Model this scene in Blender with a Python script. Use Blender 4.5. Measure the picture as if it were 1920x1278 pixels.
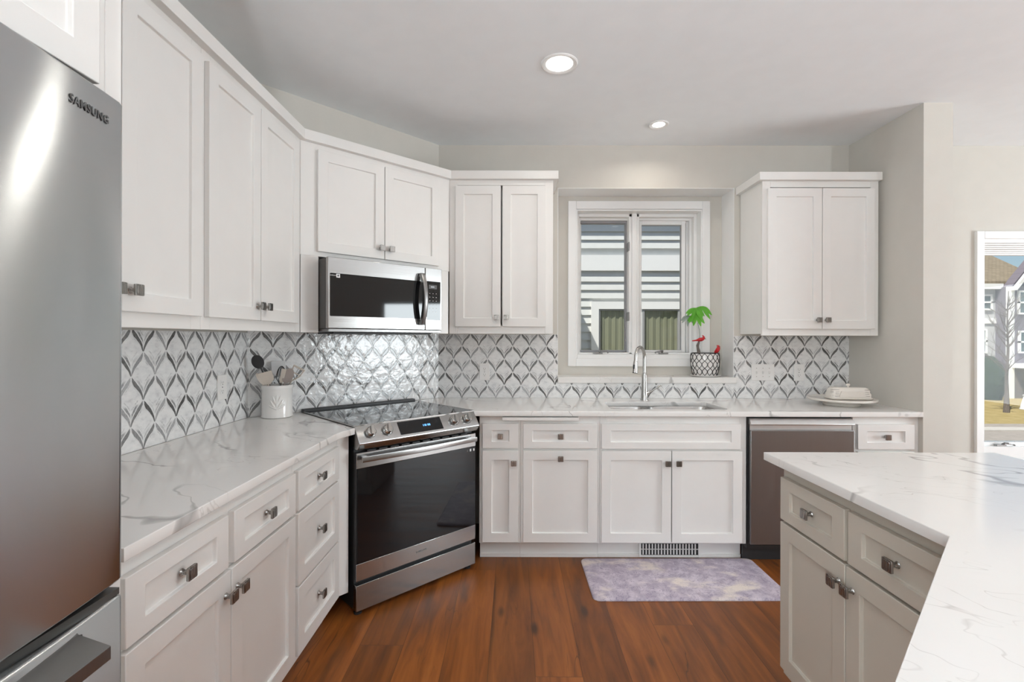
import bpy, bmesh, math, random
from mathutils import Vector, Matrix
random.seed(7)
PI = math.pi
scene = bpy.context.scene
for o in list(bpy.data.objects):
    bpy.data.objects.remove(o, do_unlink=True)
COL = scene.collection

# ------------------------------------------------------------------ camera, world, sun, daylight, exposure
cam_d = bpy.data.cameras.new('camera')
cam_d.sensor_width = 36.0
cam_d.sensor_fit = 'HORIZONTAL'
cam_d.lens = 907.37 * 36.0 / 1920.0
cam_d.shift_y = (634.12 - 639.0) / 1920.0
cam_d.clip_start = 0.02
cam = bpy.data.objects.new('camera', cam_d)
COL.objects.link(cam)
cam.matrix_world = (Matrix.Translation((0, 0, 1.3458)) @ Matrix.Rotation(0.0029, 4, 'Z')
                    @ Matrix.Rotation(PI / 2, 4, 'X') @ Matrix.Rotation(0.0022, 4, 'Z'))
scene.camera = cam

SUN_TO = Vector((-0.40, -0.36, 0.84)).normalized()
world = bpy.data.worlds.new('world')
scene.world = world
world.use_nodes = True
wn = world.node_tree
wn.nodes.clear()
wo = wn.nodes.new('ShaderNodeOutputWorld')
bg = wn.nodes.new('ShaderNodeBackground')
sky = wn.nodes.new('ShaderNodeTexSky')
sky.sky_type = 'NISHITA'
sky.sun_disc = False
sky.sun_elevation = math.asin(SUN_TO.z)
sky.sun_rotation = math.atan2(SUN_TO.x, SUN_TO.y)
bg.inputs['Strength'].default_value = 0.09
wn.links.new(sky.outputs[0], bg.inputs['Color'])
wn.links.new(bg.outputs[0], wo.inputs['Surface'])

sun_d = bpy.data.lights.new('sun', 'SUN')
sun_d.energy = 4.8
sun_d.angle = 0.009
sun_d.color = (1.0, 0.95, 0.87)
sun = bpy.data.objects.new('sun', sun_d)
COL.objects.link(sun)
sun.rotation_euler = (-SUN_TO).to_track_quat('-Z', 'Y').to_euler()


def area(name, loc, target, sx, sy, watts, color):
    d = bpy.data.lights.new(name, 'AREA')
    d.shape = 'RECTANGLE'
    d.size = sx
    d.size_y = sy
    d.energy = watts
    d.color = color
    o = bpy.data.objects.new(name, d)
    COL.objects.link(o)
    o.location = loc
    o.rotation_euler = (Vector(target) - Vector(loc)).to_track_quat('-Z', 'Y').to_euler()
    return o


# daylight standing in the big windows of the living area (right wall and rear wall)
area('daylight_right', (6.45, 1.12, 1.28), (0, 1.12, 1.28), 1.8, 1.55, 136, (0.88, 0.96, 1.0))
area('daylight_rear', (3.0, -4.45, 1.25), (3.0, 0, 1.25), 5.6, 2.0, 12, (0.88, 0.96, 1.0))
area('fill_left', (-1.40, -2.5, 1.35), (1.0, -2.2, 1.35), 2.4, 1.7, 104, (0.88, 0.96, 1.0))  # fill light in an unseen left opening, added to brighten partition and island

scene.view_settings.view_transform = 'Standard'
scene.view_settings.look = 'None'
scene.view_settings.gamma = 1.0
scene.view_settings.exposure = 0.28
scene.view_settings.use_curve_mapping = False
try:
    scene.cycles.use_denoising = True
    scene.cycles.max_bounces = 10
    scene.cycles.diffuse_bounces = 6
    scene.cycles.glossy_bounces = 5
    scene.cycles.sample_clamp_indirect = 6.0
    scene.cycles.caustics_reflective = False
    scene.cycles.caustics_refractive = False
except Exception:
    pass


# ------------------------------------------------------------------ material helpers
class NT:
    def __init__(self, name):
        self.m = bpy.data.materials.new(name)
        self.m.use_nodes = True
        self.t = self.m.node_tree
        self.t.nodes.clear()
        self.out = self.t.nodes.new('ShaderNodeOutputMaterial')

    def n(self, typ, **kw):
        nd = self.t.nodes.new(typ)
        for k, v in kw.items():
            setattr(nd, k, v)
        return nd

    def put(self, sock, v):
        if v is None:
            return
        if isinstance(v, bpy.types.NodeSocket):
            self.t.links.new(v, sock)
        elif isinstance(v, (tuple, list)):
            if len(v) == 3 and len(sock.default_value) == 4:
                v = (*v, 1.0)
            sock.default_value = v
        else:
            sock.default_value = v

    def math(self, op, a, b=None, c=None, clamp=False):
        nd = self.n('ShaderNodeMath', operation=op, use_clamp=clamp)
        self.put(nd.inputs[0], a)
        self.put(nd.inputs[1], b)
        self.put(nd.inputs[2], c)
        return nd.outputs[0]

    def smooth(self, v, a, b, lo=0.0, hi=1.0):
        nd = self.n('ShaderNodeMapRange', interpolation_type='SMOOTHSTEP')
        self.put(nd.inputs[0], v)
        nd.inputs[1].default_value = a
        nd.inputs[2].default_value = b
        nd.inputs[3].default_value = lo
        nd.inputs[4].default_value = hi
        return nd.outputs[0]

    def mix(self, f, a, b, typ='MIX'):
        nd = self.n('ShaderNodeMix', data_type='RGBA', blend_type=typ)
        self.put(nd.inputs[0], f)
        self.put(nd.inputs[6], a)
        self.put(nd.inputs[7], b)
        return nd.outputs[2]

    def coord(self, which='Object', scale=(1, 1, 1), rot=(0, 0, 0), loc=(0, 0, 0)):
        tc = self.n('ShaderNodeTexCoord')
        mp = self.n('ShaderNodeMapping')
        self.put(mp.inputs['Scale'], scale)
        self.put(mp.inputs['Rotation'], rot)
        self.put(mp.inputs['Location'], loc)
        self.t.links.new(tc.outputs[which], mp.inputs[0])
        return mp.outputs[0]

    def noise(self, vec, scale, detail=3.0, rough=0.5, dist=0.0, color=False):
        nd = self.n('ShaderNodeTexNoise')
        self.put(nd.inputs['Vector'], vec)
        nd.inputs['Scale'].default_value = scale
        nd.inputs['Detail'].default_value = detail
        nd.inputs['Roughness'].default_value = rough
        nd.inputs['Distortion'].default_value = dist
        return nd.outputs['Color' if color else 'Fac']

    def white(self, x, y, z):
        cb = self.n('ShaderNodeCombineXYZ')
        self.put(cb.inputs[0], x)
        self.put(cb.inputs[1], y)
        self.put(cb.inputs[2], z)
        wn_ = self.n('ShaderNodeTexWhiteNoise', noise_dimensions='3D')
        self.t.links.new(cb.outputs[0], wn_.inputs['Vector'])
        return wn_.outputs['Value']

    def ramp(self, f, stops):
        nd = self.n('ShaderNodeValToRGB')
        el = nd.color_ramp.elements
        while len(el) < len(stops):
            el.new(0.5)
        for e, (p, c) in zip(el, stops):
            e.position = p
            e.color = (*c, 1.0) if len(c) == 3 else c
        self.put(nd.inputs[0], f)
        return nd.outputs[0]

    def bump(self, h, strength=0.3, dist=0.01):
        nd = self.n('ShaderNodeBump')
        nd.inputs['Strength'].default_value = strength
        nd.inputs['Distance'].default_value = dist
        self.put(nd.inputs['Height'], h)
        return nd.outputs[0]

    def bsdf(self, color=(0.8, 0.8, 0.8), rough=0.5, metal=0.0, normal=None, **kw):
        b = self.n('ShaderNodeBsdfPrincipled')
        self.put(b.inputs['Base Color'], color)
        self.put(b.inputs['Roughness'], rough)
        self.put(b.inputs['Metallic'], metal)
        if normal is not None:
            self.put(b.inputs['Normal'], normal)
        for k, v in kw.items():
            self.put(b.inputs[k.replace('_', ' ')], v)
        self.t.links.new(b.outputs[0], self.out.inputs['Surface'])
        return b


def paint(name, col, rough=0.45, grain=0.012, bump=0.04, scale=9.0):
    t = NT(name)
    co = t.coord()
    n1 = t.noise(co, scale, 4)
    c = t.mix(t.smooth(n1, 0.3, 0.7), tuple(x * (1 - grain) for x in col), tuple(min(1, x * (1 + grain)) for x in col))
    n2 = t.noise(co, 160, 2)
    t.bsdf(c, rough, normal=t.bump(n2, bump, 0.002))
    return t.m


def plain(name, col, rough=0.5, metal=0.0, **kw):
    t = NT(name)
    n1 = t.noise(t.coord(), 30, 2)
    c = t.mix(n1, tuple(x * 0.97 for x in col), tuple(min(1, x * 1.03) for x in col))
    t.bsdf(c, rough, metal, **kw)
    return t.m


def steel(name, col, rough, axis, aniso=0.0, strength=0.05, turn=0.25, var=1.0):
    """brushed metal; axis = local axis the brushing runs along"""
    t = NT(name)
    sc = [300.0, 300.0, 300.0]
    sc[axis] = 3.0
    n1 = t.noise(t.coord(scale=tuple(sc)), 1.0, 3)
    c = t.mix(n1, tuple(x * (1 - .06 * var) for x in col), tuple(min(1, x * (1 + .05 * var)) for x in col))
    r = t.smooth(n1, 0.2, 0.8, rough * (1 - .15 * var), rough * (1 + .15 * var))
    b = t.bsdf(c, r, 1.0, normal=t.bump(n1, strength, 0.001))
    if aniso:
        b.inputs['Anisotropic'].default_value = aniso
        b.inputs['Anisotropic Rotation'].default_value = turn
        tg = t.n('ShaderNodeTangent', direction_type='RADIAL', axis='Z')
        t.t.links.new(tg.outputs[0], b.inputs['Tangent'])
    return t.m


def emit(name, col, strength):
    t = NT(name)
    e = t.n('ShaderNodeEmission')
    t.put(e.inputs[0], col)
    e.inputs[1].default_value = strength
    t.t.links.new(e.outputs[0], t.out.inputs['Surface'])
    return t.m


def pane_glass(name, tint=(0.97, 0.985, 0.98), refl=1.0, rough=0.0):
    t = NT(name)
    tr = t.n('ShaderNodeBsdfTransparent')
    t.put(tr.inputs[0], tint)
    gl = t.n('ShaderNodeBsdfGlossy')
    gl.inputs['Roughness'].default_value = rough
    t.put(gl.inputs['Color'], (0.9, 0.92, 0.95))
    fr = t.n('ShaderNodeFresnel')
    fr.inputs[0].default_value = 1.45
    ms = t.n('ShaderNodeMixShader')
    geo = t.n('ShaderNodeNewGeometry')
    front = t.math('SUBTRACT', 1.0, geo.outputs['Backfacing'])
    t.put(ms.inputs[0], t.math('MULTIPLY', t.math('MULTIPLY', fr.outputs[0], refl), front))
    t.t.links.new(tr.outputs[0], ms.inputs[1])
    t.t.links.new(gl.outputs[0], ms.inputs[2])
    t.t.links.new(ms.outputs[0], t.out.inputs['Surface'])
    return t.m


def quartz(name):
    t = NT(name)
    co = t.coord(rot=(0, 0, math.radians(32)))
    warp = t.noise(co, 1.6, 4, 0.55, color=True)
    vm = t.n('ShaderNodeVectorMath', operation='MULTIPLY_ADD')
    t.put(vm.inputs[0], warp)
    vm.inputs[1].default_value = (0.55, 0.55, 0.55)
    t.put(vm.inputs[2], co)
    mp = t.n('ShaderNodeMapping')
    mp.inputs['Scale'].default_value = (0.8, 2.0, 0.8)
    t.t.links.new(vm.outputs[0], mp.inputs[0])
    big = t.noise(mp.outputs[0], 1.15, 2.5, 0.5)
    d = t.math('ABSOLUTE', t.math('SUBTRACT', big, 0.5))
    wide = t.noise(t.coord(), 5.0, 2)
    w1 = t.smooth(wide, 0.40, 0.75, 0.004, 0.022)
    core = t.math('SUBTRACT', 1.0, t.math('DIVIDE', d, w1), clamp=True)
    mask = t.smooth(t.noise(t.coord(), 2.1, 2), 0.40, 0.54)
    v1 = t.math('MULTIPLY', t.math('POWER', core, 0.6), mask)
    fine = t.noise(mp.outputs[0], 3.4, 3, 0.6)
    d2 = t.math('ABSOLUTE', t.math('SUBTRACT', fine, 0.5))
    v2 = t.math('MULTIPLY', t.math('SUBTRACT', 1.0, t.math('DIVIDE', d2, 0.006), clamp=True),
                t.smooth(t.noise(t.coord(), 3.0, 2), 0.48, 0.62))
    base = t.mix(t.noise(co, 2.5, 4), (0.765, 0.745, 0.725), (0.82, 0.805, 0.785))
    c = t.mix(t.math('MULTIPLY', v1, 0.70), base, (0.25, 0.235, 0.225))
    c = t.mix(t.math('MULTIPLY', v2, 0.55), c, (0.40, 0.37, 0.35))
    t.bsdf(c, 0.13, Specular_IOR_Level=0.5)
    return t.m


def mosaic(name):
    """leaf / fan mosaic; UV x counts motifs, UV y counts rows"""
    t = NT(name)
    PW, RH = 0.1225, 0.0945
    tc = t.n('ShaderNodeTexCoord')
    sp = t.n('ShaderNodeSeparateXYZ')
    t.t.links.new(tc.outputs['UV'], sp.inputs[0])
    # hand-cut irregularity
    cw = t.noise(tc.outputs['UV'], 2.3, 2, color=True)
    cs = t.n('ShaderNodeSeparateXYZ')
    t.t.links.new(cw, cs.inputs[0])
    U = t.math('ADD', sp.outputs[0], t.math('MULTIPLY', t.math('SUBTRACT', cs.outputs[0], 0.5), 0.07))
    V = t.math('ADD', sp.outputs[1], t.math('MULTIPLY', t.math('SUBTRACT', cs.outputs[1], 0.5), 0.07))
    k = t.math('FLOOR', V)
    fy = t.math('SUBTRACT', V, k)
    sh = t.math('MULTIPLY', t.math('MODULO', t.math('ADD', k, 1.0), 2.0), 0.5)
    uu = t.math('ADD', U, sh)
    cell = t.math('FLOOR', t.math('ADD', uu, 0.5))
    x = t.math('SUBTRACT', uu, cell)
    ax = t.math('ABSOLUTE', x)
    side = t.math('SIGN', x)

    def dist(shift):
        """signed metres from the pointed arch whose apex sits at the top of the band"""
        q = t.math('MULTIPLY', t.math('SUBTRACT', 1.0 - shift, fy), PI / 2)
        cv = t.math('MULTIPLY', t.math('SINE', q), 0.5)
        F = t.math('SUBTRACT', ax, cv)
        gy = t.math('MULTIPLY', t.math('COSINE', q), 0.25 * PI / RH)
        g = t.math('SQRT', t.math('ADD', t.math('MULTIPLY', gy, gy), (1 / PW) ** 2))
        return t.math('DIVIDE', F, g)

    d = dist(0.0)
    up = t.math('POWER', fy, 0.75)
    wd = t.math('ADD', 0.0034, t.math('MULTIPLY', t.math('MULTIPLY', up, 0.0205), t.smooth(ax, 0.0, 0.13, 0.40, 1.0)))
    E = 0.0006

    def between(v, lo, hi, e=E):
        a = t.n('ShaderNodeMapRange', interpolation_type='SMOOTHSTEP')
        t.put(a.inputs[0], t.math('SUBTRACT', v, lo)); a.inputs[1].default_value = -e; a.inputs[2].default_value = e
        b = t.n('ShaderNodeMapRange', interpolation_type='SMOOTHSTEP')
        t.put(b.inputs[0], t.math('SUBTRACT', hi, v)); b.inputs[1].default_value = -e; b.inputs[2].default_value = e
        return t.math('MULTIPLY', a.outputs[0], b.outputs[0])

    nearapex = t.smooth(ax, 0.020, 0.045)
    petal = t.math('MULTIPLY', between(d, t.math('MULTIPLY', wd, -1.0), 0.0), nearapex)
    grout = t.math('MAXIMUM', between(d, 0.0, 0.0020),
                   between(d, t.math('SUBTRACT', t.math('MULTIPLY', wd, -1.0), 0.0012), t.math('MULTIPLY', wd, -1.0)))
    h1 = t.white(cell, k, side)
    h2 = t.white(cell, t.math('ADD', k, 17.3), side)
    h3 = t.white(cell, t.math('ADD', k, 41.7), side)
    h4 = t.white(cell, t.math('ADD', k, 77.1), side)
    # paler strokes: one inside the arch, two nested in the V above it
    lo = t.math('SUBTRACT', t.math('MULTIPLY', wd, -1.0), 0.0040)
    cut2 = t.math('MULTIPLY', t.smooth(fy, 0.30, 0.45), t.smooth(fy, 0.62, 0.80, 1.0, 0.0))
    echo = t.math('MULTIPLY', between(d, t.math('SUBTRACT', lo, 0.0042), lo, 0.001), cut2)
    cutv = t.math('MULTIPLY', t.smooth(fy, 0.06, 0.22), t.smooth(fy, 0.70, 0.90, 1.0, 0.0))
    cutv = t.math('MULTIPLY', cutv, t.smooth(ax, 0.465, 0.492, 1.0, 0.0))
    wv = t.math('ADD', 0.0016, t.math('MULTIPLY', fy, 0.0100))
    echov = t.math('MULTIPLY', between(d, 0.0048, t.math('ADD', 0.0048, wv), 0.0008), cutv)
    cutw = t.math('MULTIPLY', t.smooth(fy, 0.30, 0.50), t.smooth(ax, 0.455, 0.49, 1.0, 0.0))
    chev = t.math('MULTIPLY', between(d, 0.0175, 0.0225, 0.0014), cutw)
    streak = t.noise(t.coord('UV', scale=(9, 3, 1)), 3.0, 3, 0.65)
    st2 = t.smooth(streak, 0.30, 0.72)
    # tile ground: cool white marble with faint grey smears
    smear = t.noise(t.coord('UV', scale=(1.2, 1.6, 1)), 2.2, 5, 0.62)
    ground = t.ramp(smear, [(0.28, (0.56, 0.56, 0.57)), (0.44, (0.76, 0.76, 0.76)), (0.62, (0.83, 0.83, 0.825))])
    dark = t.ramp(t.math('ADD', t.math('MULTIPLY', h1, 0.75), t.math('MULTIPLY', st2, 0.25)),
                  [(0.08, (0.06, 0.057, 0.055)), (0.34, (0.16, 0.158, 0.156)), (0.62, (0.28, 0.28, 0.285)), (0.95, (0.50, 0.50, 0.51))])
    c = ground
    c = t.mix(t.math('MULTIPLY', t.math('MULTIPLY', echo, st2), t.smooth(h2, 0.25, 0.9, 0.0, 0.85)), c, (0.24, 0.24, 0.245))
    c = t.mix(t.math('MULTIPLY', t.math('MULTIPLY', echov, t.smooth(streak, 0.25, 0.55, 0.35, 1.0)), t.smooth(h3, 0.05, 0.85, 0.25, 0.95)), c, (0.21, 0.21, 0.215))
    c = t.mix(t.math('MULTIPLY', t.math('MULTIPLY', chev, st2), t.smooth(h4, 0.1, 0.9, 0.25, 0.95)), c, (0.30, 0.30, 0.305))
    c = t.mix(petal, c, dark)
    c = t.mix(grout, c, (0.80, 0.80, 0.795))
    # glassy pieces, each tilted a little, grout set back
    relief = t.math('ADD', t.math('MULTIPLY', petal, 0.6), t.math('MULTIPLY', t.math('ADD', echo, echov), 0.4))
    relief = t.math('SUBTRACT', relief, t.math('MULTIPLY', grout, 0.8))
    relief = t.math('ADD', relief, t.math('MULTIPLY', t.noise(tc.outputs['UV'], 3.0, 2), 1.6))
    relief = t.math('ADD', relief, t.math('MULTIPLY', t.math('MULTIPLY', x, t.math('SUBTRACT', h1, 0.5)), 2.4))
    t.bsdf(c, 0.14, normal=t.bump(relief, 0.5, 0.0025), Specular_IOR_Level=0.55)
    return t.m


def wood_floor(name):
    t = NT(name)
    co = t.coord()
    sp = t.n('ShaderNodeSeparateXYZ')
    t.t.links.new(co, sp.inputs[0])
    PWD, PL = 0.19, 1.35
    px = t.math('DIVIDE', t.math('ADD', sp.outputs[0], 20.05), PWD)
    row = t.math('FLOOR', px)
    fx = t.math('SUBTRACT', px, row)
    off = t.white(row, 3.3, 9.1)
    py = t.math('ADD', t.math('DIVIDE', t.math('ADD', sp.outputs[1], 20.0), PL), t.math('MULTIPLY', off, 7.0))
    pj = t.math('FLOOR', py)
    fyy = t.math('SUBTRACT', py, pj)
    h = t.white(row, pj, 1.7)
    h2 = t.white(row, pj, 8.2)
    cb = t.n('ShaderNodeCombineXYZ')
    t.put(cb.inputs[0], t.math('MULTIPLY', sp.outputs[0], 17.0))
    t.put(cb.inputs[1], t.math('ADD', t.math('MULTIPLY', sp.outputs[1], 1.5), t.math('MULTIPLY', h, 57.0)))
    t.put(cb.inputs[2], t.math('MULTIPLY', h2, 31.0))
    gr = t.noise(cb.outputs[0], 1.0, 5, 0.62, 0.6)
    cb2 = t.n('ShaderNodeCombineXYZ')
    t.put(cb2.inputs[0], t.math('MULTIPLY', sp.outputs[0], 6.5))
    t.put(cb2.inputs[1], t.math('ADD', t.math('MULTIPLY', sp.outputs[1], 0.9), t.math('MULTIPLY', h2, 43.0)))
    cath = t.noise(cb2.outputs[0], 1.0, 3, 0.5, 1.1)
    vo = t.n('ShaderNodeTexVoronoi')
    cb3 = t.n('ShaderNodeCombineXYZ')
    t.put(cb3.inputs[0], t.math('MULTIPLY', sp.outputs[0], 7.5))
    t.put(cb3.inputs[1], t.math('MULTIPLY', sp.outputs[1], 2.6))
    t.t.links.new(cb3.outputs[0], vo.inputs['Vector'])
    vo.inputs['Scale'].default_value = 1.0
    crack = t.noise(cb2.outputs[0], 2.1, 2, 0.5, 0.8)
    crk = t.math('SUBTRACT', 1.0, t.math('DIVIDE', t.math('ABSOLUTE', t.math('SUBTRACT', crack, 0.52)), 0.012), clamp=True)
    crk = t.math('MULTIPLY', crk, t.smooth(t.noise(t.coord(scale=(5, 1.6, 1)), 1.0, 2), 0.54, 0.66))
    knot = t.math('MAXIMUM', t.smooth(vo.outputs['Distance'], 0.05, 0.19, 1.0, 0.0), t.math('MULTIPLY', crk, 0.8))
    base = t.ramp(gr, [(0.22, (0.085, 0.024, 0.005)), (0.45, (0.195, 0.058, 0.011)), (0.62, (0.272, 0.086, 0.018)), (0.8, (0.34, 0.12, 0.028))])
    base = t.mix(t.smooth(cath, 0.52, 0.70, 0.0, 0.62), base, (0.075, 0.026, 0.010))
    hv = t.n('ShaderNodeHueSaturation')
    t.put(hv.inputs['Value'], t.smooth(h, 0.0, 1.0, 0.80, 1.15))
    t.put(hv.inputs['Color'], base)
    c = t.mix(t.math('MULTIPLY', knot, 0.85), hv.outputs[0], (0.03, 0.013, 0.008))
    ex = t.math('MULTIPLY', t.math('MINIMUM', fx, t.math('SUBTRACT', 1.0, fx)), PWD)
    ey = t.math('MULTIPLY', t.math('MINIMUM', fyy, t.math('SUBTRACT', 1.0, fyy)), PL)
    ed = t.math('MINIMUM', ex, ey)
    seam = t.smooth(ed, 0.0006, 0.0018, 1.0, 0.0)
    c = t.mix(t.math('MULTIPLY', seam, 0.6), c, (0.03, 0.014, 0.008))
    hgt = t.math('SUBTRACT', t.math('MULTIPLY', gr, 0.3), seam)
    t.bsdf(c, t.smooth(gr, 0.2, 0.8, 0.36, 0.48), normal=t.bump(hgt, 0.15, 0.001), Specular_IOR_Level=0.35)
    return t.m


def mat_pattern(name):
    t = NT(name)
    co = t.coord()
    clouds = t.noise(t.coord(scale=(4.2, 7.0, 1), rot=(0, 0, 0.45)), 1.0, 3, 0.55)
    spl = t.noise(co, 17, 4, 0.6)
    lil = t.mix(t.smooth(spl, 0.35, 0.7), (0.40, 0.345, 0.42), (0.60, 0.535, 0.60))
    c = t.mix(t.smooth(clouds, 0.50, 0.68), lil, (0.74, 0.66, 0.60))
    sq = t.noise(co, 21, 3, 0.55, 1.6)
    line = t.math('SUBTRACT', 1.0, t.math('DIVIDE', t.math('ABSOLUTE', t.math('SUBTRACT', sq, 0.5)), 0.024), clamp=True)
    c = t.mix(t.math('MULTIPLY', line, t.smooth(clouds, 0.45, 0.7, 0.85, 0.25)), c, (0.20, 0.165, 0.25))
    t.bsdf(c, 0.6, normal=t.bump(spl, 0.1, 0.003))
    return t.m


def shingles(name, a, b):
    t = NT(name)
    br = t.n('ShaderNodeTexBrick')
    br.inputs['Scale'].default_value = 3.0
    t.put(br.inputs['Color1'], a); t.put(br.inputs['Color2'], b)
    t.put(br.inputs['Mortar'], tuple(x * 0.6 for x in a))
    t.t.links.new(t.coord(), br.inputs['Vector'])
    t.bsdf(br.outputs[0], 0.9)
    return t.m


def lap(name, a, period=0.18, dark=0.55):
    """painted lap siding seen from far off"""
    t = NT(name)
    sp = t.n('ShaderNodeSeparateXYZ')
    t.t.links.new(t.coord(), sp.inputs[0])
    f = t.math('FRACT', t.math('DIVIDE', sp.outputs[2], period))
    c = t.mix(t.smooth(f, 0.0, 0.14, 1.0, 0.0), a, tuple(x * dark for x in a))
    t.bsdf(c, 0.7)
    return t.m


def ground_mat(name, a, b, scale):
    t = NT(name)
    c = t.mix(t.smooth(t.noise(t.coord(), scale, 5, 0.65), 0.3, 0.7), a, b)
    t.bsdf(c, 0.95)
    return t.m


M = {}
M['cab'] = paint('white_cabinet_paint', (0.80, 0.788, 0.768), 0.34, 0.008, 0.03)
M['greige'] = paint('greige_cabinet_paint', (0.515, 0.470, 0.405), 0.38, 0.01, 0.03)
M['wall'] = paint('warm_greige_wall_paint', (0.595, 0.570, 0.522), 0.75, 0.012, 0.10)
M['ceil'] = paint('white_ceiling_paint', (0.865, 0.895, 0.92), 0.85, 0.01, 0.10)
M['trim'] = paint('white_trim_paint', (0.84, 0.84, 0.835), 0.35, 0.006, 0.02)
M['quartz'] = quartz('white_veined_quartz')
M['mosaic'] = mosaic('leaf_mosaic_tile')
M['floor'] = wood_floor('brown_plank_floor')
M['mat'] = mat_pattern('lilac_mottled_mat')
def fridge_steel():
    t = NT('brushed_steel_refrigerator')
    n1 = t.noise(t.coord(scale=(1.2, 1.2, 60)), 1.0, 2)
    b = t.bsdf(t.mix(n1, (0.575, 0.600, 0.615), (0.598, 0.624, 0.638)), 0.25, 1.0)
    b.inputs['Anisotropic'].default_value = 1.0
    b.inputs['Anisotropic Rotation'].default_value = 0.25
    tg = t.n('ShaderNodeTangent', direction_type='RADIAL', axis='Z')
    t.t.links.new(tg.outputs[0], b.inputs['Tangent'])
    return t.m


M['steel_fridge'] = fridge_steel()
M['steel'] = steel('brushed_steel', (0.44, 0.438, 0.434), 0.21, 0, 0.0, 0.02)
M['steel_dark'] = steel('dark_brushed_steel', (0.265, 0.26, 0.258), 0.34, 2, 0.0, 0.03)
M['steel_light'] = plain('light_satin_steel', (0.64, 0.635, 0.625), 0.42, 1.0)
M['steel_smooth'] = plain('satin_nickel', (0.50, 0.49, 0.475), 0.22, 1.0)
M['nickel'] = steel('brushed_nickel', (0.33, 0.315, 0.30), 0.28, 2, 0.0, 0.03)
M['sink'] = steel('sink_steel', (0.47, 0.455, 0.44), 0.30, 0, 0.0, 0.03)
M['black_glass'] = plain('black_glass', (0.006, 0.006, 0.007), 0.04)
M['cooktop'] = plain('black_cooktop_glass', (0.010, 0.010, 0.011), 0.045)
M['black'] = plain('black_plastic', (0.018, 0.018, 0.019), 0.45)
M['darkgrey'] = plain('dark_grey_enamel', (0.055, 0.053, 0.050), 0.4)
M['plastic'] = plain('white_plastic', (0.80, 0.79, 0.775), 0.35)
M['ceramic'] = plain('white_glazed_ceramic', (0.80, 0.785, 0.765), 0.12)
M['cream'] = plain('cream_glazed_ceramic', (0.74, 0.70, 0.645), 0.2)
M['streak'] = plain('warm_grey_glaze', (0.40, 0.37, 0.345), 0.25)
M['logo'] = plain('grey_logo_print', (0.10, 0.10, 0.10), 0.45)
M['rubber'] = plain('black_nylon', (0.022, 0.022, 0.024), 0.4)
M['silicone'] = plain('beige_silicone', (0.60, 0.53, 0.46), 0.5)
M['whiteplastic'] = plain('white_nylon', (0.76, 0.77, 0.78), 0.4)
M['taupe'] = plain('taupe_silicone', (0.33, 0.28, 0.255), 0.5)
M['gasket'] = plain('grey_window_gasket', (0.30, 0.30, 0.31), 0.5)
M['bronze'] = plain('pewter_crank', (0.30, 0.295, 0.29), 0.35, 0.8)
M['glass'] = pane_glass('window_glass', refl=0.7)
M['glass_street'] = pane_glass('coated_window_glass', refl=0.3)
M['leaf'] = None
M['bird'] = plain('red_bird_paint', (0.55, 0.022, 0.028), 0.4)
M['soil'] = ground_mat('potting_soil', (0.03, 0.02, 0.012), (0.07, 0.05, 0.03), 60)
M['bark'] = ground_mat('brown_grey_bark', (0.10, 0.085, 0.075), (0.22, 0.19, 0.17), 40)
M['potblack'] = plain('black_lattice_paint', (0.012, 0.011, 0.011), 0.35)
M['blue_led'] = emit('blue_clock_digits', (0.15, 0.45, 1.0), 1.6)
M['white_led'] = emit('white_display_digits', (0.8, 0.85, 0.9), 0.7)
M['lamp'] = emit('lit_downlight_lens', (1.0, 0.97, 0.90), 6.0)


def leaf_mat(name, a, b):
    t = NT(name)
    c = t.mix(t.noise(t.coord(), 25, 3), a, b)
    p = t.n('ShaderNodeBsdfPrincipled')
    t.put(p.inputs['Base Color'], c)
    p.inputs['Roughness'].default_value = 0.4
    tl = t.n('ShaderNodeBsdfTranslucent')
    t.put(tl.inputs[0], c)
    ms = t.n('ShaderNodeMixShader')
    ms.inputs[0].default_value = 0.4
    t.t.links.new(p.outputs[0], ms.inputs[1])
    t.t.links.new(tl.outputs[0], ms.inputs[2])
    t.t.links.new(ms.outputs[0], t.out.inputs['Surface'])
    return t.m


M['leaf'] = leaf_mat('green_leaf', (0.10, 0.40, 0.03), (0.20, 0.58, 0.06))
M['leaf_pale'] = leaf_mat('pale_grey_green_leaf', (0.30, 0.36, 0.33), (0.42, 0.47, 0.44))


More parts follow.
